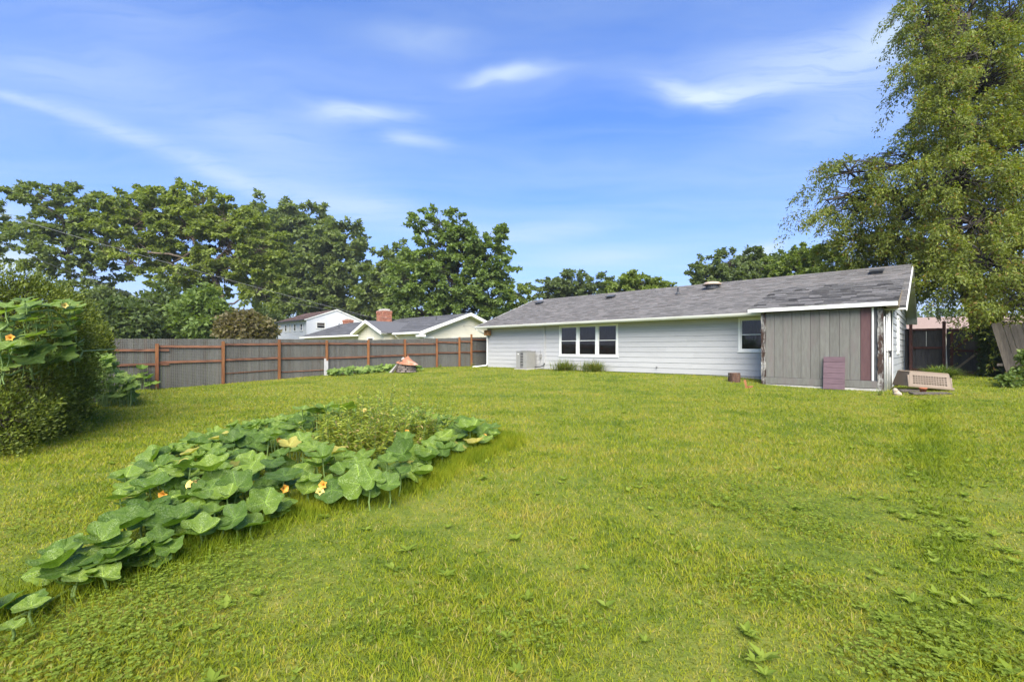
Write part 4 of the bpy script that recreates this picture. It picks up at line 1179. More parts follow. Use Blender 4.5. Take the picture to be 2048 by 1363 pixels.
# small cross gable
wa0, wa1, wb = -16.85, -12.0, .45; wm = (wa0 + wa1) / 2; wr = 3.97; wl = 2.95
k = MB(); k.box(wa0 + .4, wa1 - .4, wb + .01, b0 + 3, .2, 2.9); k.prism([(wa0 + .4, 2.9), (wa1 - .4, 2.9), (wm, wr - .2)], 1, wb + .01, b0 + 3); k.build('wing_wall', M_cream, nh)
lap_gable_y(nh, wb, wa0 + .4, wa1 - .4, .4, 2.8, wr - .15, .20, M_cream)
k = MB(); k.prism([(wa0, wl - .04), (wm, wr - .04), (wa1, wl - .04), (wa1, wl - .12), (wm, wr - .13), (wa0, wl - .12)], 1, wb - .5, b0 + 3.2); k.build('wing_roof', M_roofold, nh)
k = MB(); k.prism([(wa0, wl), (wm, wr), (wm, wr - .24), (wa0, wl - .24)], 1, wb - .53, wb - .50); k.prism([(wa1, wl), (wa1, wl - .24), (wm, wr - .24), (wm, wr)], 1, wb - .53, wb - .50); k.build('wing_rake_board', M_trim, nh)
k = MB(); k.prism([(wa0, wl - .13), (wm, wr - .15), (wa1, wl - .13), (wa1, wl - .15), (wm, wr - .17), (wa0, wl - .15)], 1, wb - .5, wb); k.build('wing_soffit', M_trim, nh)
brick_stack(nh, -20.0, -18.7, 4.3, 5.2, 4.0, 5.35); brick_stack(nh, -30.2, -29.2, 6.0, 6.8, 4.2, 5.0)
window(nh, -14.9, -13.9, 1.3, 2.56, 1, at_=0, curtain=False, deep=0).location = (0, wb - .03, 0)
for (q0, q1) in ((1.95 - .45, 2.5), (4.3, 5.15)): window(nh, q0 + .3, q1 + .3, 1.3, 2.52, 1, face='x', at_=A1 + .03, curtain=False, deep=0)
window(nh, -11.6, -10.2, 1.2, 2.35, 1, at_=0, curtain=False, deep=0).location = (0, b0 - .03, 0)
k = MB(); k.tube([(-11.75, b0 - ov - .06, ze - .15), (-11.75, b0 - ov, ze - .28), (-11.75, b0 - .06, ze - .55), (-11.75, b0 - .06, .4)], .045, 7); k.build('downspout', M_trim, nh)
k = MB(); k.tube([(0, 0, 0), (0, 0, .3)], .05, 7); o = k.build('pipe_vent', M_darkmetal, nroof); o.location = (-11.0, 4.6, ze + (4.6 - b0 + ov) * sl - .06)
k = MB(); k.tube([(0, 0, 0), (0, 0, .45), (.0, .12, .5)], .04, 6); o = k.build('pipe_vent', M_darkmetal, nroof); o.location = (-27.5, 4.2, ze + (4.2 - b0 + ov) * sl - .06)

wh = thing('white_house', 'white two-storey house with brown roof behind the cream house', 'house', (C0[0], C0[1], 0), RZ)
A0, A1, b0, b1, ze, zr = -52.5, -42.5, 7.1, 15.6, 5.68, 7.25; bm_ = (b0 + b1) / 2
k = MB(); k.box(A0, A1 - .02, b0 + .01, b1, .2, ze); k.prism([(b0, ze), (b1, ze), (bm_, zr - .1)], 0, A0, A1 - .02); k.build('wall', M_white, wh)
lap_wall(wh, A0, A1, b0, .4, ze - .1, .20, M_white); lap_gable(wh, A1, b0, b1, .4, ze, zr, .20, M_white)
k = MB(); k.prism([(b0 - .35, ze - .06), (bm_, zr), (b1 + .35, ze - .06), (b1 + .35, ze - .16), (bm_, zr - .12), (b0 - .35, ze - .16)], 0, A0 - .3, A1 + .08); wroof = k.build('roof', M_brownroof, wh)
roof_rows(wroof, A0 - .3, A1 + .06, b0 - .35, ze - .055, bm_, zr + .005, M_brownroof)
x = A1 + .082; k = MB(); k.prism([(b0 - .35, ze - .04), (bm_, zr + .03), (bm_, zr - .14), (b0 - .35, ze - .2)], 0, x, x + .03); k.prism([(b1 + .35, ze - .04), (b1 + .35, ze - .2), (bm_, zr - .14), (bm_, zr + .03)], 0, x, x + .03); k.build('rake_board', M_trim, wh)
MB().box(A0 - .3, A1 + .08, b0 - .46, b0 - .35, ze - .17, ze - .05).build('gutter', M_darkmetal, wh)
for (a, w) in ((-49.5, .8), (-48.0, .5), (-46.3, .75), (-44.1, .8)): window(wh, a - w / 2, a + w / 2, 4.15, 5.2, 1, curtain=False, deep=0).location = (0, b0 - .03, 0)
window(wh, 8.4, 9.7, 4.45, 5.35, 1, face='x', at_=A1 + .03, curtain=False, deep=0)
ph = thing('pink_roof_house', 'distant house with pale pinkish roof glimpsed above the dark gate', 'house', (42.8, 46, .5), R(-20))
k = MB(); k.box(-3, 6, -3, 3, 0, 2.6); k.build('wall', M_cream, ph)
k = MB(); k.prism([(-3.5, 2.5), (0, 4.3), (3.5, 2.5)], 0, -3.4, 6.4); k.build('roof', M_pinkroof, ph)

# ------------------------------------------------------------------ power lines
def cable(pts, rad, m, label, sag=.5):
    P = []
    for a, b in zip(pts, pts[1:]):
        a, b = np.array(a), np.array(b)
        for i in range(13):
            f = i / 12; q = a + (b - a) * f; P.append(q - np.array([0, 0, sag * 4 * f * (1 - f)]))
    k = MB(); k.tube(P, rad, 5); tag(k.build('power_line', m), label, 'cable', 'power lines in front of the trees')


cable([at(-260, 350, 26), at(735, 632, 43)], .013, M_linelight, 'pale overhead cable sloping across the light green oak down to the brick chimney', .25)
cable([at(-330, 330, 24), at(330, 612, 38), at(560, 668, 60)], .018, M_line, 'thin dark cable slanting down across open sky at the left edge', .5)
cable([at(330, 500, 36), at(560, 600, 48), at(830, 645, 55)], .014, M_line, 'faint cable running down behind the two-storey white house', .2)
cable([at(760, 634, 44), at(1010, 655, 36)], .014, M_line, 'thin cable drooping low across the cream gable wall', .18)

# ------------------------------------------------------------------ trees
def fan_tube(acc, P, r0, r1, n=5):
    P = np.asarray(P, float); m = len(P); o = sum(len(v) for v in acc[0])
    d = nrm(np.gradient(P, axis=0)); ref = np.where(np.abs(d[:, 2:3]) > .9, np.array([[1., 0, 0]]), np.array([[0, 0, 1.]]))
    a = nrm(np.cross(d, ref)); b = np.cross(d, a); r = np.linspace(r0, r1, m)[:, None, None]; t = np.arange(n) * 2 * np.pi / n
    V = P[:, None] + r * (np.cos(t)[None, :, None] * a[:, None] + np.sin(t)[None, :, None] * b[:, None])
    acc[0].append(V.reshape(-1, 3)); i = np.arange(m - 1)[:, None] * n + np.arange(n)[None]; j = np.arange(m - 1)[:, None] * n + (np.arange(n)[None] + 1) % n
    acc[1].append(np.stack([i, j, j + n, i + n], -1).reshape(-1, 4) + o)


def curve(a, b, rg, wob=.08, n=7, rise=0.):
    f = np.linspace(0, 1, n)[:, None]; L_ = np.linalg.norm(b - a); p = a + (b - a) * f
    off = rg.standard_normal(3) * wob * L_; off[2] += rise * L_
    return p + off * (f * (1 - f) * 4) + rg.standard_normal((n, 3)) * .02 * L_ * (f * (1 - f) * 4)


def tree(name, label, cat, base, lobes, ncl, per, leaf, lw, clr, bark, lm, tr=.25, seed=1, group=None, droop=0., flat=.6, inner=.5, out=.5, limbs=True, fork=.35, size_j=.4, thin=None, plume=0., leafname='crown', trunkname='trunk', twig=True):
    """trunk, limbs to each bough, twigs to each spray, and single leaves round every spray.
    lobes: (x, y, z, rx, ry, rz) of the boughs"""
    rg = np.random.default_rng(seed); base = np.asarray(base, float); lob = np.array(lobes, float)
    vol = (lob[:, 3] * lob[:, 4] + lob[:, 4] * lob[:, 5] + lob[:, 3] * lob[:, 5]); share = np.maximum(1, np.round(ncl * vol / vol.sum())).astype(int)
    root = thing(name, label, cat, base, 0, group)
    acc = ([], []); top = lob[:, :3].mean(0); hz = np.array([base[0], base[1], base[2] + (top[2] - base[2]) * fork])
    hz[:2] += (top[:2] - base[:2]) * .25
    tp = curve(base - np.array([0, 0, .2]), hz, rg, .04); apex = top + np.array([0, 0, lob[:, 2].max() - top[2]]) * .4
    tp2 = curve(hz, apex, rg, .06, 8)
    if limbs: fan_tube(acc, np.concatenate([tp, tp2[1:]]), tr, tr * .22, 8)
    spine = np.concatenate([tp[3:], tp2])
    Pc, Oc = [], []
    for lb, n in zip(lob, share):
        c = lb[:3]; r = lb[3:]
        d = nrm(rg.standard_normal((n, 3))); rad = inner + (1 - inner) * rg.random((n, 1)) ** .6
        p = c + d * rad * r; Pc.append(p); Oc.append(d * r / r.max())
        if limbs:
            below = spine[spine[:, 2] < c[2] + .2]; s = below[np.argmin(((below - c) ** 2).sum(1))] if len(below) else spine[0]
            lp = curve(s, c, rg, .10, 8, .05); fan_tube(acc, lp, tr * .34, tr * .07, 5)
            if twig:
                for q in p:
                    s2 = lp[rg.integers(4, 8)]; fan_tube(acc, curve(s2, q, rg, .10, 4, .04 if droop < .3 else .1), tr * .10, tr * .02, 3)
    Pc = np.concatenate(Pc); Oc = np.concatenate(Oc); n = len(Pc); N_ = n * per
    cs = clr * (1 - size_j + 2 * size_j * rg.random((n, 1, 1)))
    g_ = nrm(rg.standard_normal((n, per, 3))) * rg.random((n, per, 1)) ** .5 * np.array([1, 1, flat])
    P = (Pc[:, None] + g_ * cs)
    if plume:                           # sprays that arch outward and hang: long, thin, thickest at their root
        ax = nrm(Oc * np.array([1, 1, .25]) + rg.standard_normal((n, 3)) * .35); f = rg.random((n, per, 1)) ** .8
        arch = ax[:, None] * f * cs * plume; arch[..., 2:] -= (.55 if droop > 0 else .05) * f ** 2 * cs * plume
        P = Pc[:, None] + arch + g_ * cs * np.array([.42, .42, .30]) * (1.1 - .6 * f)
    if droop > 0: P[..., 2] -= droop * np.abs(rg.standard_normal((n, per))) * cs[..., 0]
    P = P.reshape(-1, 3); O = np.repeat(Oc, per, 0); gd = nrm(g_).reshape(-1, 3)
    D = gd * .8 + O * out + rg.standard_normal((N_, 3)) * .6; D[:, 2] -= droop * 2.2
    if droop < 0: D[:, 2] += -droop * 2
    Nn = rg.standard_normal((N_, 3)) * .55 + O * .4; Nn[:, 2] += .75 if droop >= 0 else .2
    if thin is not None: k = thin(P, rg); P, D, Nn = P[k], D[k], Nn[k]
    s = leaf * (.6 + .8 * rg.random(len(P)))
    V, F, rv = kites(P, D, Nn, s, s * lw, rg)
    crw = link(leafname, np_mesh(leafname, V - base, F, lm, rv), root)
    if limbs:
        V2 = np.concatenate(acc[0]) - base; link(trunkname, np_mesh(trunkname, V2, np.concatenate(acc[1]), bark, smooth=True), root)
    return root


def lobes_px(lst, Y, depth=.9):
    """boughs given by where they are seen: px, py, half width, half height (, extra distance)"""
    o = []
    for l in lst:
        px, py, rx, ry = l[:4]; yy = Y + (l[4] if len(l) > 4 else 0); p = at(px, py, yy); k = yy / FPX
        o.append((*p, rx * k, .5 * (rx + ry) * k * depth, ry * k))
    return o


def base_px(px, Y): p = at(px, 0, Y); return (p[0], p[1], .45)


BT = 'big trees behind the left fence'
tree('oak_tree', 'dark oak with open ragged crown farthest left behind the wire fence', 'tree', base_px(137, 52),
     lobes_px([(118, 400, 58, 36), (55, 385, 30, 16), (165, 440, 42, 42), (80, 470, 52, 26), (55, 455, 36, 18), (130, 505, 60, 34), (188, 545, 42, 34), (85, 540, 30, 18), (185, 595, 60, 34), (200, 470, 34, 40, 2)], 52), 330, 71, 0.37, .7, 0.82, M_barkD, L_oak, .38, 21, BT, plume=1.15)
tree('oak_tree', 'broad light green oak, the widest and tallest crown left of the white house', 'tree', base_px(478, 50),
     lobes_px([(262, 410, 52, 30), (330, 408, 62, 32), (395, 410, 52, 36), (455, 438, 52, 40), (225, 445, 42, 30), (225, 490, 42, 24), (300, 460, 70, 36), (390, 470, 84, 46), (470, 490, 70, 60), (290, 515, 60, 26), (370, 545, 72, 36), (425, 555, 56, 40), (520, 500, 40, 60), (528, 570, 34, 46)], 50), 620, 73, 0.37, .72, 0.86, M_barkL, L_oaklight, .42, 22, BT, plume=1.15, fork=.45)
tree('oak_tree', 'dark green oak rising just above and left of the white house roof', 'tree', base_px(566, 84),
     lobes_px([(550, 440, 46, 34), (608, 440, 44, 36), (575, 480, 60, 46), (545, 540, 56, 60), (600, 555, 66, 60), (605, 610, 44, 30), (525, 600, 26, 30), (510, 450, 30, 40)], 84), 420, 64, 0.67, .72, 1.61, M_barkL, L_oak, .45, 23, BT, plume=1.15, fork=.5)
tree('oak_tree', 'open-crowned oak directly behind the peak of the white house', 'tree', base_px(655, 80),
     lobes_px([(655, 470, 42, 34), (690, 480, 40, 30), (715, 500, 24, 18), (650, 520, 50, 40), (695, 545, 44, 36), (665, 590, 60, 40), (620, 600, 50, 40), (690, 620, 32, 26), (640, 545, 40, 40)], 80), 330, 60, 0.65, .72, 1.49, M_barkD, L_oak, .36, 24, BT, plume=1.15, fork=.45)
tree('oak_tree', 'branch tips of a tree that stands beyond the left edge of the photo', 'tree', base_px(-90, 54), lobes_px([(-60, 430, 70, 40), (-6, 432, 22, 18), (-70, 490, 70, 50)], 54), 90, 69, 0.37, .7, 0.78, M_barkD, L_oak, .35, 25, BT, plume=1.15)
tree('maple_tree', 'small dark maple between the white house gable and the tall leafy tree', 'tree', base_px(768, 72),
     lobes_px([(795, 530, 32, 28), (762, 560, 38, 36), (745, 600, 28, 30), (785, 590, 40, 40), (765, 640, 40, 26), (800, 625, 36, 30)], 72), 260, 60, 0.59, .75, 1.33, M_barkD, L_oak, .3, 26, BT, plume=1.15)
tree('maple_tree', 'tall leafy pyramid tree with pointed top, right behind the brick chimney', 'tree', base_px(890, 47),
     lobes_px([(880, 445, 40, 32), (838, 440, 14, 10), (895, 490, 52, 40), (850, 520, 50, 44), (930, 500, 46, 36), (975, 485, 30, 30), (985, 520, 34, 30), (830, 570, 54, 44), (900, 560, 70, 60), (965, 570, 50, 46), (840, 625, 60, 40), (920, 625, 70, 40), (990, 600, 34, 46), (1004, 540, 20, 26)], 47), 560, 73, 0.32, .75, 0.78, M_barkD, L_maple, .42, 27, BT, plume=1.15, fork=.3)
tree('maple_tree', 'small pale tree peeking between the tall leafy tree and the grey house roof', 'tree', base_px(1037, 62), lobes_px([(1035, 590, 20, 28), (1045, 620, 26, 24), (1015, 615, 22, 26)], 62), 60, 69, 0.34, .75, 0.70, M_barkD, L_farlight, .25, 28, BT, plume=1.15)
RG = 'trees seen over the roof of the grey house'
tree('distant_tree', 'hazy grey-green tree over the left end of the grey house roof', 'tree', base_px(1145, 62), lobes_px([(1098, 575, 28, 24), (1150, 565, 42, 26), (1195, 575, 30, 24), (1130, 600, 50, 30), (1190, 605, 40, 25)], 62), 210, 69, 0.34, .75, 0.78, M_barkD, L_far, .3, 29, RG, plume=1.15)
tree('distant_tree', 'yellowish green round tree over the middle of the grey house roof', 'tree', base_px(1270, 50), lobes_px([(1245, 562, 26, 18), (1285, 568, 36, 18), (1320, 578, 22, 14), (1265, 590, 52, 26)], 50), 170, 69, 0.29, .75, 0.66, M_barkD, L_farlight, .25, 30, RG, plume=1.15)
tree('distant_tree', 'dark spreading tree over the roof left of the light feathery tree', 'tree', base_px(1460, 48), lobes_px([(1420, 545, 34, 24), (1465, 528, 42, 28), (1520, 530, 34, 30), (1450, 565, 60, 26), (1540, 545, 40, 36)], 48), 300, 69, 0.29, .75, 0.70, M_barkD, L_far, .3, 31, RG, plume=1.15)
tree('distant_tree', 'light feathery tree behind the roof next to the huge right-hand tree', 'tree', base_px(1600, 40), lobes_px([(1575, 530, 40, 26), (1620, 510, 36, 24), (1650, 535, 40, 30), (1590, 560, 60, 26), (1700, 560, 50, 30)], 40), 300, 69, 0.24, .75, 0.58, M_barkD, L_farlight, .25, 32, RG, plume=1.15)

# the huge tree on the right
RT = [(1856, -20, 50, 50, 0), (1858, 50, 40, 40, -1), (1846, 150, 34, 30, -1), (1950, 110, 60, 50, -2), (1930, 250, 60, 50, -3), (1994, -40, 135, 57, 0), (1924, 60, 63, 49, -1), (2024, 60, 108, 66, 0), (1884, 130, 59, 44, -1), (1864, 20, 31, 32, 0), (1974, 160, 108, 63, -2), (2114, 160, 108, 104, 0), (1849, 215, 47, 34, -1), (1914, 240, 81, 53, -2), (2034, 270, 99, 66, -2), (1834, 285, 36, 21, 0), (1815, 340, 65, 42, -1), (1910, 350, 90, 57, -3), (2060, 360, 108, 86, -2), (1699, 345, 56, 34, 0), (1654, 400, 32, 42, 0), (1759, 385, 54, 38, 0), (1714, 425, 45, 25, 0), (1820, 430, 72, 48, -1), (1950, 450, 99, 66, -3), (2080, 480, 99, 86, -3), (1694, 480, 45, 38, 1), (1774, 480, 63, 42, 0), (1734, 530, 72, 25, 2), (1840, 510, 81, 44, 0), (1968, 525, 90, 57, -4), (2060, 590, 81, 57, -5), (1890, 560, 50, 32, 1), (2004, 580, 54, 30, -4), (1905, 525, 54, 44, 0)]
tree('hackberry_tree', 'huge green tree with drooping foliage filling the right side of the view', 'tree', (23.5, 22.5, .5), lobes_px(RT, 21.5, .85), 1450, 145, .130, .42, .62, M_barkD, L_right, .5, 40, droop=.30, flat=.8, plume=1.9, fork=.22, inner=.35)

# shrubs beyond the left fence
UG = 'shrubs along the far side of the left fence'
for i, (px, py, rx, ry, Y, lm, lab) in enumerate((
        (245, 640, 60, 50, 36, L_dark, 'dark shrub behind the wire fence next to the yew hedge'), (330, 625, 70, 60, 40, L_dark, 'tall dark bush under the light green oak, left part'),
        (405, 625, 50, 55, 38, L_maple, 'leafy mid-green bush climbing under the light green oak'), (490, 655, 44, 30, 37, L_brown, 'brownish twiggy bush left of the white house'),
        (450, 645, 40, 34, 46, L_dark, 'dark thicket behind the brownish twiggy bush'), (200, 620, 60, 50, 46, L_far, 'hazy bush behind the hedge under the dark left oak'), (535, 640, 30, 40, 74, L_dark, 'dark bush touching the left wall of the white house'))):
    tree('shrub', lab, 'shrub', base_px(px, Y), lobes_px([(px - rx * .4, py, rx * .6, ry * .7), (px + rx * .4, py + ry * .1, rx * .6, ry * .7), (px, py - ry * .3, rx * .6, ry * .6), (px, py + ry * .45, rx, ry * .5)], Y), 150, 60, .34, .7, .75, M_barkD, lm, .14, 50 + i, UG, fork=.2, inner=.4, leafname='foliage', trunkname='stem')


def build_treeline():
    rg = np.random.default_rng(77); n = 30000
    x = rg.uniform(-150, 190, n); hgt = 7.5 + 2.5 * np.sin(x * .13) + 1.8 * np.sin(x * .31 + 1) + 1.2 * np.sin(x * .83)
    z = .3 + hgt * rg.random(n) ** .8; y = 112 + 4 * rg.standard_normal(n) + .0 * x
    P = np.stack([x, y, z], 1); D = rg.standard_normal((n, 3)); N_ = rg.standard_normal((n, 3)) + np.array([0, -.6, .8]); s = .7 + .7 * rg.random(n)
    V, F, rv = kites(P, D, N_, s, s * .75, rg); link('far_trees', np_mesh('far_trees', V, F, L_far, rv), kind='stuff')


build_treeline()

# ------------------------------------------------------------------ yew hedge on the left
def above(P, rg): return P[:, 2] > G(P[:, 0], P[:, 1]) + .02


HL = []
for (px, py, Y, r, rz) in ((-60, 640, 7.6, 1.5, 1.05), (40, 640, 8.4, 1.2, .75), (-120, 780, 6.6, 1.4, 1.1), (20, 760, 8.0, 1.25, .9), (80, 690, 9.6, 1.0, .85), (80, 790, 9.2, .9, .75), (-60, 860, 6.3, .95, .6), (40, 850, 7.6, .8, .55), (112, 750, 10.8, .7, .75), (130, 832, 10.0, .45, .28)):
    p = at(px, py, Y); HL.append((p[0] - r * .35, p[1] + r * .3, p[2], r, r * .9, rz))
tree('yew_shrub', 'big dark green yew bush at the left edge, squash vine over its top', 'shrub', (-9.2, 8.4, .0), HL, 1700, 88, .050, .46, .27, M_barkD, L_yew, .16, 61, 'yew bushes on the left', droop=-.2, flat=.9, out=1.1, inner=.72, fork=.12, thin=above, leafname='foliage', trunkname='stem')
HL2 = []
for (px, py, Y, r, rz) in ((150, 690, 12.6, .75, .7), (178, 690, 13.4, .5, .42), (140, 645, 13.0, .55, .4), (125, 760, 12.8, .5, .5)):
    p = at(px, py, Y); HL2.append((p[0] - .2, p[1] + .2, p[2], r, r * .9, rz))
tree('yew_shrub', 'smaller paler yew bush behind the big one, next to the wire fence', 'shrub', (-11.8, 13.2, .0), HL2, 420, 100, .075, .30, .27, M_barkD, L_yew, .12, 62, 'yew bushes on the left', droop=-.55, flat=.9, out=1.3, inner=.7, fork=.12, thin=above, leafname='foliage', trunkname='stem')

# ivy and shrubs at the right edge
tree('ivy_bush', 'dark ivy-covered bush between the gate and the picket fence', 'shrub', (18.7, 17.6, .4), lobes_px([(1992, 668, 18, 28), (1992, 715, 16, 28), (2004, 700, 16, 34), (1985, 740, 14, 8)], 17.5), 140, 70, .10, .8, .30, M_barkD, L_ivy, .1, 63, droop=.3, inner=.5, fork=.2, thin=above, leafname='foliage', trunkname='stem')
tree('leafy_shrub', 'bright green low shrub at the right edge in front of the picket fence', 'shrub', (15.9, 14.0, .3), lobes_px([(2048, 748, 18, 10), (2078, 745, 30, 20), (2016, 758, 14, 6), (2066, 715, 14, 10)], 14.2), 80, 60, .10, .7, .25, M_barkD, L_hop, .06, 64, inner=.5, fork=.2, thin=above, leafname='foliage', trunkname='stem')


# ------------------------------------------------------------------ squash leaves
def squash_leaf(seed, m, lobed=.10, cup=.24, fold=.10):
    rs = random.Random(seed); ns = 36; rings = (.0, .4, .75, 1.0); V, uvr = [], []
    ph = rs.uniform(0, 6.28); a1 = rs.uniform(.5, 1.5)
    veins = [-2.3, -1.15, 0, 1.15, 2.3]
    for j, q in enumerate(rings):
        for i in range(ns):
            th = 2 * math.pi * i / ns - math.pi
            rr = 1 + lobed * math.cos(5.4 * th) - .55 * math.exp(-((abs(th) - math.pi) / .20) ** 2) + .022 * math.sin(th * 17 + ph)
            if lobed > .15: rr += .06 * math.cos(11 * th)
            x, y = q * rr * math.cos(th), q * rr * math.sin(th)
            z = cup * q ** 1.7 - .10 * max(0, q - .7) * 3 * abs(math.cos(2.5 * th + ph)) + .07 * q * q * math.sin(2 * th + ph) * a1 + .045 * q * math.cos(5.4 * th)
            z += fold * abs(y) - .06 * x * x
            V.append((x, y, z)); dv = min(abs(th - v) for v in veins) * q; uvr.append((min(dv, 1), q))
    F = []
    for j in range(len(rings) - 1):
        for i in range(ns):
            k = (i + 1) % ns
            if j == 0: F.append((i, ns + i, ns + k))
            else: F.append((j * ns + i, (j + 1) * ns + i, (j + 1) * ns + k, j * ns + k))
    me = bpy.data.meshes.new('leaf'); me.from_pydata(V, [], F); me.update()
    ul = me.uv_layers.new(name='UVMap'); li = np.empty(len(me.loops), np.int32); me.loops.foreach_get('vertex_index', li)
    ul.data.foreach_set('uv', np.array(uvr, np.float32)[li].ravel()); me.materials.append(m); me.polygons.foreach_set('use_smooth', [True] * len(me.polygons)); return me


SQ = [squash_leaf(i, M_squash, .095, (.18, .36, .52)[i % 3], (-.22, .10, .34)[(i // 3) % 3]) for i in range(12)]; SQY = [squash_leaf(40 + i, M_squashy, .12, .42) for i in range(2)]; SQ2 = [squash_leaf(20 + i, M_squash2, .19, .16) for i in range(5)]
k = MB(); k.tube([(0, 0, 0), (.012, .004, -.35), (.012, .02, -.7), (-.01, .02, -1.02)], [.006, .007, .0075, .008], 6, False); PET = k.mesh('stem', M_petiole, True)


def flower_mesh(m):
    k = MB(); ns = 15; pr = ((.012, 0), (.02, .03), (.035, .06), (.075, .085))
    vs = [(r * (1 + (.20 * math.cos(5 * t) if j == 3 else 0)) * math.cos(t), r * (1 + (.20 * math.cos(5 * t) if j == 3 else 0)) * math.sin(t), z - (.02 if j == 3 and math.cos(5 * t) > .3 else 0)) for j, (r, z) in enumerate(pr) for t in [6.2832 * i / ns for i in range(ns)]]
    fs = [(j * ns + i, j * ns + (i + 1) % ns, (j + 1) * ns + (i + 1) % ns, (j + 1) * ns + i) for j in range(3) for i in range(ns)]
    k.add(vs, fs); return k.mesh('flower', m, True)


FL, FLP = flower_mesh(M_flower), flower_mesh(M_flowerpale)


def put_leaf(root, me, p, r, tilt_dir, tilt, spin, ground=None, pet=True, ry=1.):
    rl = Vector(root.location)
    Rm = Matrix.Rotation(tilt_dir, 4, 'Z') @ Matrix.Rotation(tilt, 4, 'Y') @ Matrix.Rotation(-tilt_dir + spin, 4, 'Z')
    M = Matrix.Translation(Vector(p) - rl) @ Rm @ Matrix.Diagonal((r, r * ry, r, 1))
    o = link('leaf', me, root); o.matrix_basis = M
    if pet:
        gz_ = (g1(p[0], p[1]) if ground is None else ground) - .01; h = max(.05, p[2] - gz_)
        s = link('stem', PET, o); s.matrix_parent_inverse = M.inverted(); s.matrix_basis = Matrix.Translation(Vector(p) - rl) @ Matrix.Rotation(spin, 4, 'Z') @ Matrix.Diagonal((1 if h < .5 else 1.2, 1, h, 1))
    return o


pr = np.array([-2.6, 5.8]); patch = thing('squash_patch', 'sprawling squash plant with broad silver-mottled leaves in the front lawn', 'plant', (pr[0], pr[1], g1(*pr)))
rs = random.Random(42)
near = [(25, 1255, .20, 48, 0), (62, 1212, .22, 66, 1), (150, 1168, .18, 80, 2), (136, 1138, .27, 104, 0), (206, 1098, .27, 100, 0), (256, 1110, .24, 50, 0), (300, 1098, .25, 88, 0), (248, 1056, .32, 110, 0), (347, 1048, .30, 104, 0), (400, 1066, .24, 78, 0),
        (294, 1021, .32, 96, 0), (362, 1008, .34, 100, 0), (469, 1036, .26, 74, 3), (530, 1004, .28, 74, 3), (473, 974, .36, 76, 3), (420, 978, .36, 84, 0), (492, 945, .42, 76, 0), (568, 950, .42, 80, 0), (542, 925, .45, 72, 0), (298, 976, .34, 96, 0), (252, 953, .30, 66, 0), (381, 934, .40, 72, 2), (423, 941, .40, 78, 0), (332, 947, .36, 70, 0),
        (806, 908, .46, 66, 3), (775, 921, .44, 48, 0), (743, 958, .40, 62, 3), (777, 966, .34, 54, 3), (800, 944, .36, 54, 0), (720, 968, .30, 96, 3), (664, 978, .26, 74, 3), (616, 978, .24, 54, 3), (618, 958, .36, 56, 0), (687, 940, .38, 58, 0), (645, 916, .46, 64, 0), (628, 892, .52, 66, 0),
        (809, 876, .50, 46, 0), (880, 873, .36, 60, 0), (889, 901, .22, 46, 0), (940, 862, .34, 64, 0), (838, 846, .50, 48, 0), (925, 845, .36, 46, 0), (855, 840, .5, 46, 0), (955, 843, .32, 44, 0), (985, 853, .25, 40, 0), (682, 815, .70, 70, 2), (605, 818, .64, 48, 0), (632, 826, .62, 50, 2), (650, 818, .68, 44, 0), (742, 978, .22, 54, 3)]
taken = []
for (px, py, dz, wpx, mode) in near:
    dz *= .52 if px < 420 and py > 1000 else .72 if py > 830 else .95
    Y = FPX * (EYE - dz) / (py - HY)
    for _ in range(6): X = (px - 1024) / FPX * Y; Y = FPX * (EYE - dz - g1(X, Y)) / (py - HY)
    X = (px - 1024) / FPX * Y; z = g1(X, Y) + dz; r = wpx / FPX * Y / 2 * .84; taken.append((X, Y, r))
    if mode == 0: td, ti = rs.uniform(-2.2, -.9), R(rs.uniform(4, 18))
    elif mode == 1: td, ti = -1.57, R(10)
    elif mode == 2: td, ti = rs.uniform(1.2, 1.9), R(rs.uniform(16, 26))
    else: td, ti = rs.uniform(-1.9, -.9), R(rs.uniform(28, 48))
    put_leaf(patch, rs.choice(SQ), (X, Y, z), r, td, ti, rs.uniform(0, 6.28))
poly = [(-2.75, 3.6), (-2.2, 3.9), (-1.6, 4.6), (-1.0, 5.0), (-.85, 5.9), (-.3, 6.9), (-.15, 7.5), (-1.0, 8.4), (-2.4, 8.9), (-3.6, 9.2), (-4.3, 9.0), (-4.9, 7.7), (-4.7, 6.2), (-4.1, 4.9), (-3.3, 3.9)]


def inside(x, y, poly):
    c = False
    for i in range(len(poly)):
        (x1, y1), (x2, y2) = poly[i], poly[i - 1]
        if (y1 > y) != (y2 > y) and x < (x2 - x1) * (y - y1) / (y2 - y1) + x1: c = not c
    return c


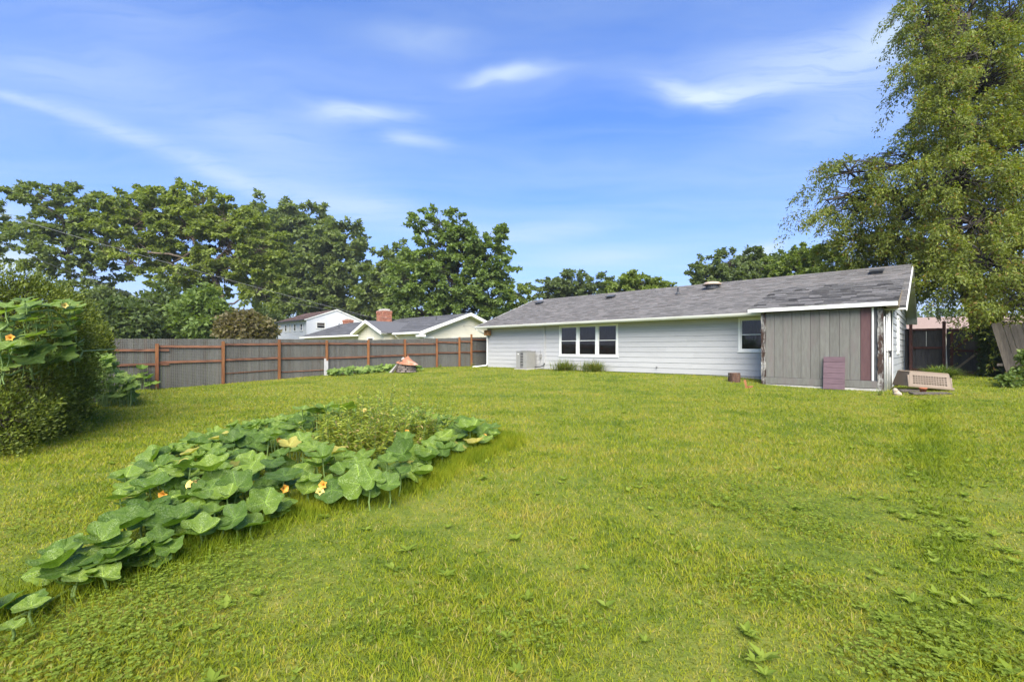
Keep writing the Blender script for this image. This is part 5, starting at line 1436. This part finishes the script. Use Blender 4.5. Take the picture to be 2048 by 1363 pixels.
for i in range(150):                # lower leaves in the shade of the others
    x, y = rs.uniform(-5, 0), rs.uniform(3.5, 9.3)
    if not inside(x, y, poly) or (x + 1.95) ** 2 / .6 + (y - 6.7) ** 2 / .7 < 1: continue
    put_leaf(patch, rs.choice(SQ), (x, y, g1(x, y) + rs.uniform(.08, .2)), rs.uniform(.10, .17), rs.uniform(-3, 0), R(rs.uniform(10, 50)), rs.uniform(0, 6.28))
ch = [(-2.76, 2.15), (-2.66, 2.6), (-2.74, 3.0), (-2.6, 3.4), (-2.66, 3.9), (-2.5, 4.4)]
for i in range(80):                 # the trailing tail towards the near corner
    j = rs.randrange(5); f = rs.random(); w_ = .10 + .07 * j
    x = ch[j][0] * (1 - f) + ch[j + 1][0] * f + rs.gauss(-.05, w_); y = ch[j][1] * (1 - f) + ch[j + 1][1] * f + rs.gauss(0, .1)
    if rs.random() > .5 + .14 * j: continue
    put_leaf(patch, rs.choice(SQ), (x, y, g1(x, y) + rs.uniform(.06, .15 + .02 * j)), rs.uniform(.075, .125), rs.uniform(-3, 0), R(rs.uniform(4, 30)), rs.uniform(0, 6.28))
n = 0; tries = 0
while n < 290 and tries < 9000:
    tries += 1; x, y = rs.uniform(-5, 0), rs.uniform(3.5, 9.3)
    if not inside(x, y, poly) or (x + 1.95) ** 2 / .95 + (y - 6.6) ** 2 / 1.2 < 1: continue
    r = rs.uniform(.085, .155)
    if any((x - a) ** 2 + (y - b) ** 2 < ((r + c) * .62) ** 2 for a, b, c in taken): continue
    taken.append((x, y, r)); n += 1
    mound = .13 + .38 * math.exp(-(((x + 2.7) / 1.5) ** 2 + ((y - 7.2) / 1.9) ** 2)); z = g1(x, y) + mound * rs.uniform(.55, 1.05)
    put_leaf(patch, rs.choice(SQ) if rs.random() > .07 else rs.choice(SQY), (x, y, z), r, rs.uniform(-3, 0), R(rs.uniform(4, 32)), rs.uniform(0, 6.28))
for (px, py, dz, m, tl_) in ((385, 972, .28, FLP, .5), (393, 970, .28, FLP, -.3), (648, 970, .22, FL, .6), (640, 985, .16, FLP, .3), (566, 978, .20, FL, .8), (577, 1014, .05, FLP, .2), (968, 876, .16, FL, .4), (812, 868, .40, FL, .5), (730, 826, .62, FLP, .2), (560, 880, .3, FL, .9), (330, 990, .2, FL, 1.1)):
    Y = FPX * (EYE - dz) / (py - HY); X = (px - 1024) / FPX * Y
    o = link('flower', m, patch); o.location = Vector((X, Y, g1(X, Y) + dz)) - patch.location; o.rotation_euler = (R(55) * tl_ + .5, tl_, rs.uniform(-1, 1)); o.scale = [.42 if py < 900 else .48] * 3
k = MB()
for i in range(46):
    x, y = rs.uniform(-4.4, -.6), rs.uniform(4.4, 8.6)
    if not inside(x, y, poly): continue
    a = rs.uniform(0, 6.28); P = []
    if not inside(x + 1.1 * math.cos(a), y + 1.1 * math.sin(a), poly): continue
    for j in range(6): P.append(Vector((x + .22 * j * math.cos(a), y + .22 * j * math.sin(a), g1(x, y) + .04 + .05 * math.sin(j + i))) - patch.location); a += rs.uniform(-.4, .4)
    k.tube(P, .012, 5)
k.tube([Vector((x, y, g1(x, y) + .035 + .015 * math.sin(i * 2.2))) - patch.location for i, (x, y) in enumerate(((-2.72, 2.2), (-2.66, 2.6), (-2.72, 3.0), (-2.6, 3.4), (-2.62, 3.9), (-2.4, 4.5)))], .009, 5)
o = k.build('vines', M_petiole, patch, True); o['kind'] = 'stuff'
# feathery yellowing weed grown up through the middle of the patch
def build_weed():
    rg = np.random.default_rng(8); base = np.array([-1.95, 6.7, g1(-1.95, 6.7)])
    t = thing('feathery_weed', 'yellow-green feathery weed clump growing up through the squash leaves', 'plant', base)
    P, D, N_, L_ = [], [], [], []; k = MB()
    for i in range(190):
        a, q = rg.random() * 6.28, rg.random() ** .5; x, y = .85 * q * math.cos(a), .9 * q * math.sin(a); h = (.80 - .30 * q) * rg.uniform(.7, 1.25)
        top = np.array([x + .16 * rg.standard_normal() + .1 * math.cos(a), y + .12 * rg.standard_normal(), h]); b0_ = np.array([x, y, 0])
        k.tube([tuple(b0_), tuple((b0_ + top) / 2 + rg.standard_normal(3) * .02), tuple(top)], .004, 3, False)
        for j in range(34):
            f = rg.uniform(.25, 1.0); p = b0_ + (top - b0_) * f; az = rg.random() * 6.28; P.append(p); D.append((math.cos(az), math.sin(az), rg.uniform(-.1, .9))); N_.append((rg.normal() * .3, rg.normal() * .3, 1)); L_.append(rg.uniform(.05, .12) * (1.25 - f * .5))
    k.build('stem', M_petiole, t)
    V, F, rv = kites(np.array(P), np.array(D), np.array(N_), np.array(L_), np.array(L_) * .3, rg); link('foliage', np_mesh('foliage', V, F, L_weed, rv), t)


build_weed()

# squash vine thrown over the yew hedge
vr = at(90, 650, 8.3); vine = thing('squash_vine', 'squash vine with pale blossoms climbing over the big yew bush', 'plant', vr)
YV = lambda px: 6.5 + px * .013
lv = [(60, 612, 46), (18, 622, 60), (100, 610, 40), (5, 655, 40), (28, 668, 50), (70, 670, 44), (112, 668, 50), (40, 690, 62), (85, 700, 50), (120, 690, 46), (0, 700, 50), (60, 718, 54), (20, 715, 50), (100, 722, 46), (118, 712, 60), (150, 650, 30), (140, 622, 40), (125, 602, 30), (150, 690, 34), (160, 672, 28), (30, 640, 36), (80, 655, 36), (135, 705, 36), (10, 735, 40), (50, 598, 34), (95, 640, 34)]
rs = random.Random(17)
lv += [(rs.uniform(-10, 150), rs.uniform(596, 732), rs.uniform(24, 44)) for _ in range(34)]
for (px, py, w_) in lv:
    Y = YV(px) - rs.uniform(.0, .35); p = at(px, py, Y); r = w_ / FPX * Y / 2 * .95
    put_leaf(vine, rs.choice(SQ2), p, r, rs.uniform(-2.4, -.8), R(rs.uniform(6, 34)), rs.uniform(0, 6.28), ground=p[2] - rs.uniform(.14, .34))
for (pts) in (((0, 748), (20, 750), (45, 738), (70, 748), (95, 730), (110, 712)), ((40, 628), (75, 622), (105, 620), (130, 640), (143, 662), (155, 690), (165, 702), (200, 700), (230, 698)), ((95, 690), (120, 700), (150, 690), (168, 678)), ((60, 735), (66, 760), (75, 762)), ((10, 690), (40, 672), (80, 668), (110, 660)), ((165, 702), (160, 715), (158, 725)), ((0, 660), (30, 640), (60, 630))):
    k = MB(); k.tube([Vector(at(px, py, YV(px) - .15)) - vine.location for px, py in pts], .014, 6); k.build('runner', M_petiole, vine, True)
for (px, py, m, ty) in ((130, 612, FLP, 1.2), (160, 616, FLP, -1.1), (22, 677, FL, .9)):
    o = link('flower', m, vine); o.location = Vector(at(px, py, YV(px) - .3)) - vine.location; o.rotation_euler = (.9, ty, 0); o.scale = [.62] * 3


def small_leaf_plant(name, label, root_p, spots, meshes, group=None):
    t = thing(name, label, 'plant', root_p, 0, group)
    for (p, r) in spots: put_leaf(t, rs.choice(meshes), p, r, rs.uniform(-2.6, -.6), R(rs.uniform(10, 60)), rs.uniform(0, 6.28))
    return t


sp = []
for i in range(110):
    px = rs.uniform(178, 268); lo = 700 + max(0, px - 205) * .95; py = rs.uniform(max(lo, 706), 796); Y = rs.uniform(11.9, 13.4); sp.append((at(px, py, Y), rs.uniform(.09, .17)))
small_leaf_plant('vine_plant', 'lush light green vine heaped between the yew bushes and the wire fence', (-11.0, 12.8, g1(-11.0, 12.8)), [s for s in sp if s[0][2] > g1(s[0][0], s[0][1]) + .06], SQ2)
sp = [(at(px, py, 16.6), r) for px, py, r in ((283, 738, .17), (278, 752, .16), (300, 755, .18), (268, 758, .14), (298, 768, .15), (312, 764, .12), (288, 746, .13))]
small_leaf_plant('squash_seedling', 'small dark leafy plant standing alone against the wire fence', (-13.2, 16.6, g1(-13.2, 16.6)), sp, SQ)
sp = []
for i in range(90):
    t = rs.uniform(t_of(648), t_of(792)); x = rs.uniform(.35, 1.25); q = FT(t, x); sp.append(((q[0], q[1], g1(q[0], q[1]) + rs.uniform(.08, .34) * (1 - .3 * abs(x - .7))), rs.uniform(.11, .19)))
for i in range(5): p = on_ground(rs.uniform(830, 845), 742); sp.append(((p[0], p[1], p[2] + rs.uniform(.1, .3)), .13))
q = FT(t_of(720), .7); small_leaf_plant('squash_row', 'low row of pale green squash leaves along the foot of the wire fence', (q[0], q[1], g1(*q)), sp, SQ2)


def strap_plant(name, label, p, n, h, spread, seed, lm, wid=.022, group=None):
    """clump of arching strap leaves"""
    rg = np.random.default_rng(seed); t = thing(name, label, 'plant', p, 0, group); V, F, rv = [], [], []
    for i in range(n):
        az = rg.random() * 6.28; l = h * rg.uniform(.6, 1.2); s = spread * rg.uniform(.3, 1.1); b = np.array([.24 * h * rg.standard_normal() * (2 if h > .5 else 1), .2 * h * rg.standard_normal(), 0]); d = np.array([math.cos(az), math.sin(az), 0]); sd_ = np.array([-math.sin(az), math.cos(az), 0]); o = len(V)
        for j in range(5):
            f = j / 4; c = b + d * s * f ** 1.4 + np.array([0, 0, l * (f * 1.45 - .75 * f * f * (s / spread))]); w = wid * (1 - f ** 3) * (.6 + .4 * rg.random())
            V += [c - sd_ * w / 2, c + sd_ * w / 2]
        for j in range(4): F.append((o + 2 * j, o + 2 * j + 1, o + 2 * j + 3, o + 2 * j + 2)); rv.append(rg.random())
    link('foliage', np_mesh('foliage', V, F, lm, rv), t); return t


for (a, lab, sd_) in ((6.15, 'clump of strappy yellow-green lily leaves beside the air conditioner', 1), (7.85, 'clump of strappy lily leaves under the right part of the triple window', 2)):
    p = H(a, -.55); strap_plant('lily_clump', lab, (p[0], p[1], g1(p[0], p[1]) - .02), 420, .54, .85, sd_, L_lily, group='lily clumps under the windows')
for i, (px, py, h, lab) in enumerate(((1252, 742, .22, 'tiny tuft of weeds at the foot of the siding near the hose tap'), (945, 733, .24, 'small orange-tinged tuft at the fence corner by the downspout'), (880, 735, .2, 'small dark tuft at the foot of a fence post right of the fire pit'), (1760, 790, .18, 'grass tuft at the rotten right corner post of the shed'), (1300, 744, .15, 'tiny weed under the hose tap on the wall'))):
    p = on_ground(px, py); strap_plant('grass_tuft', lab, p, 40, h, h, 30 + i, L_lily, .014, 'tufts at the feet of walls and fences')
p = H(20.2, 4.2); strap_plant('trailing_plant', 'yellow-green trailing weeds heaped behind the dog crate', (p[0], p[1], g1(p[0], p[1])), 420, .42, .95, 77, L_hop, .05)
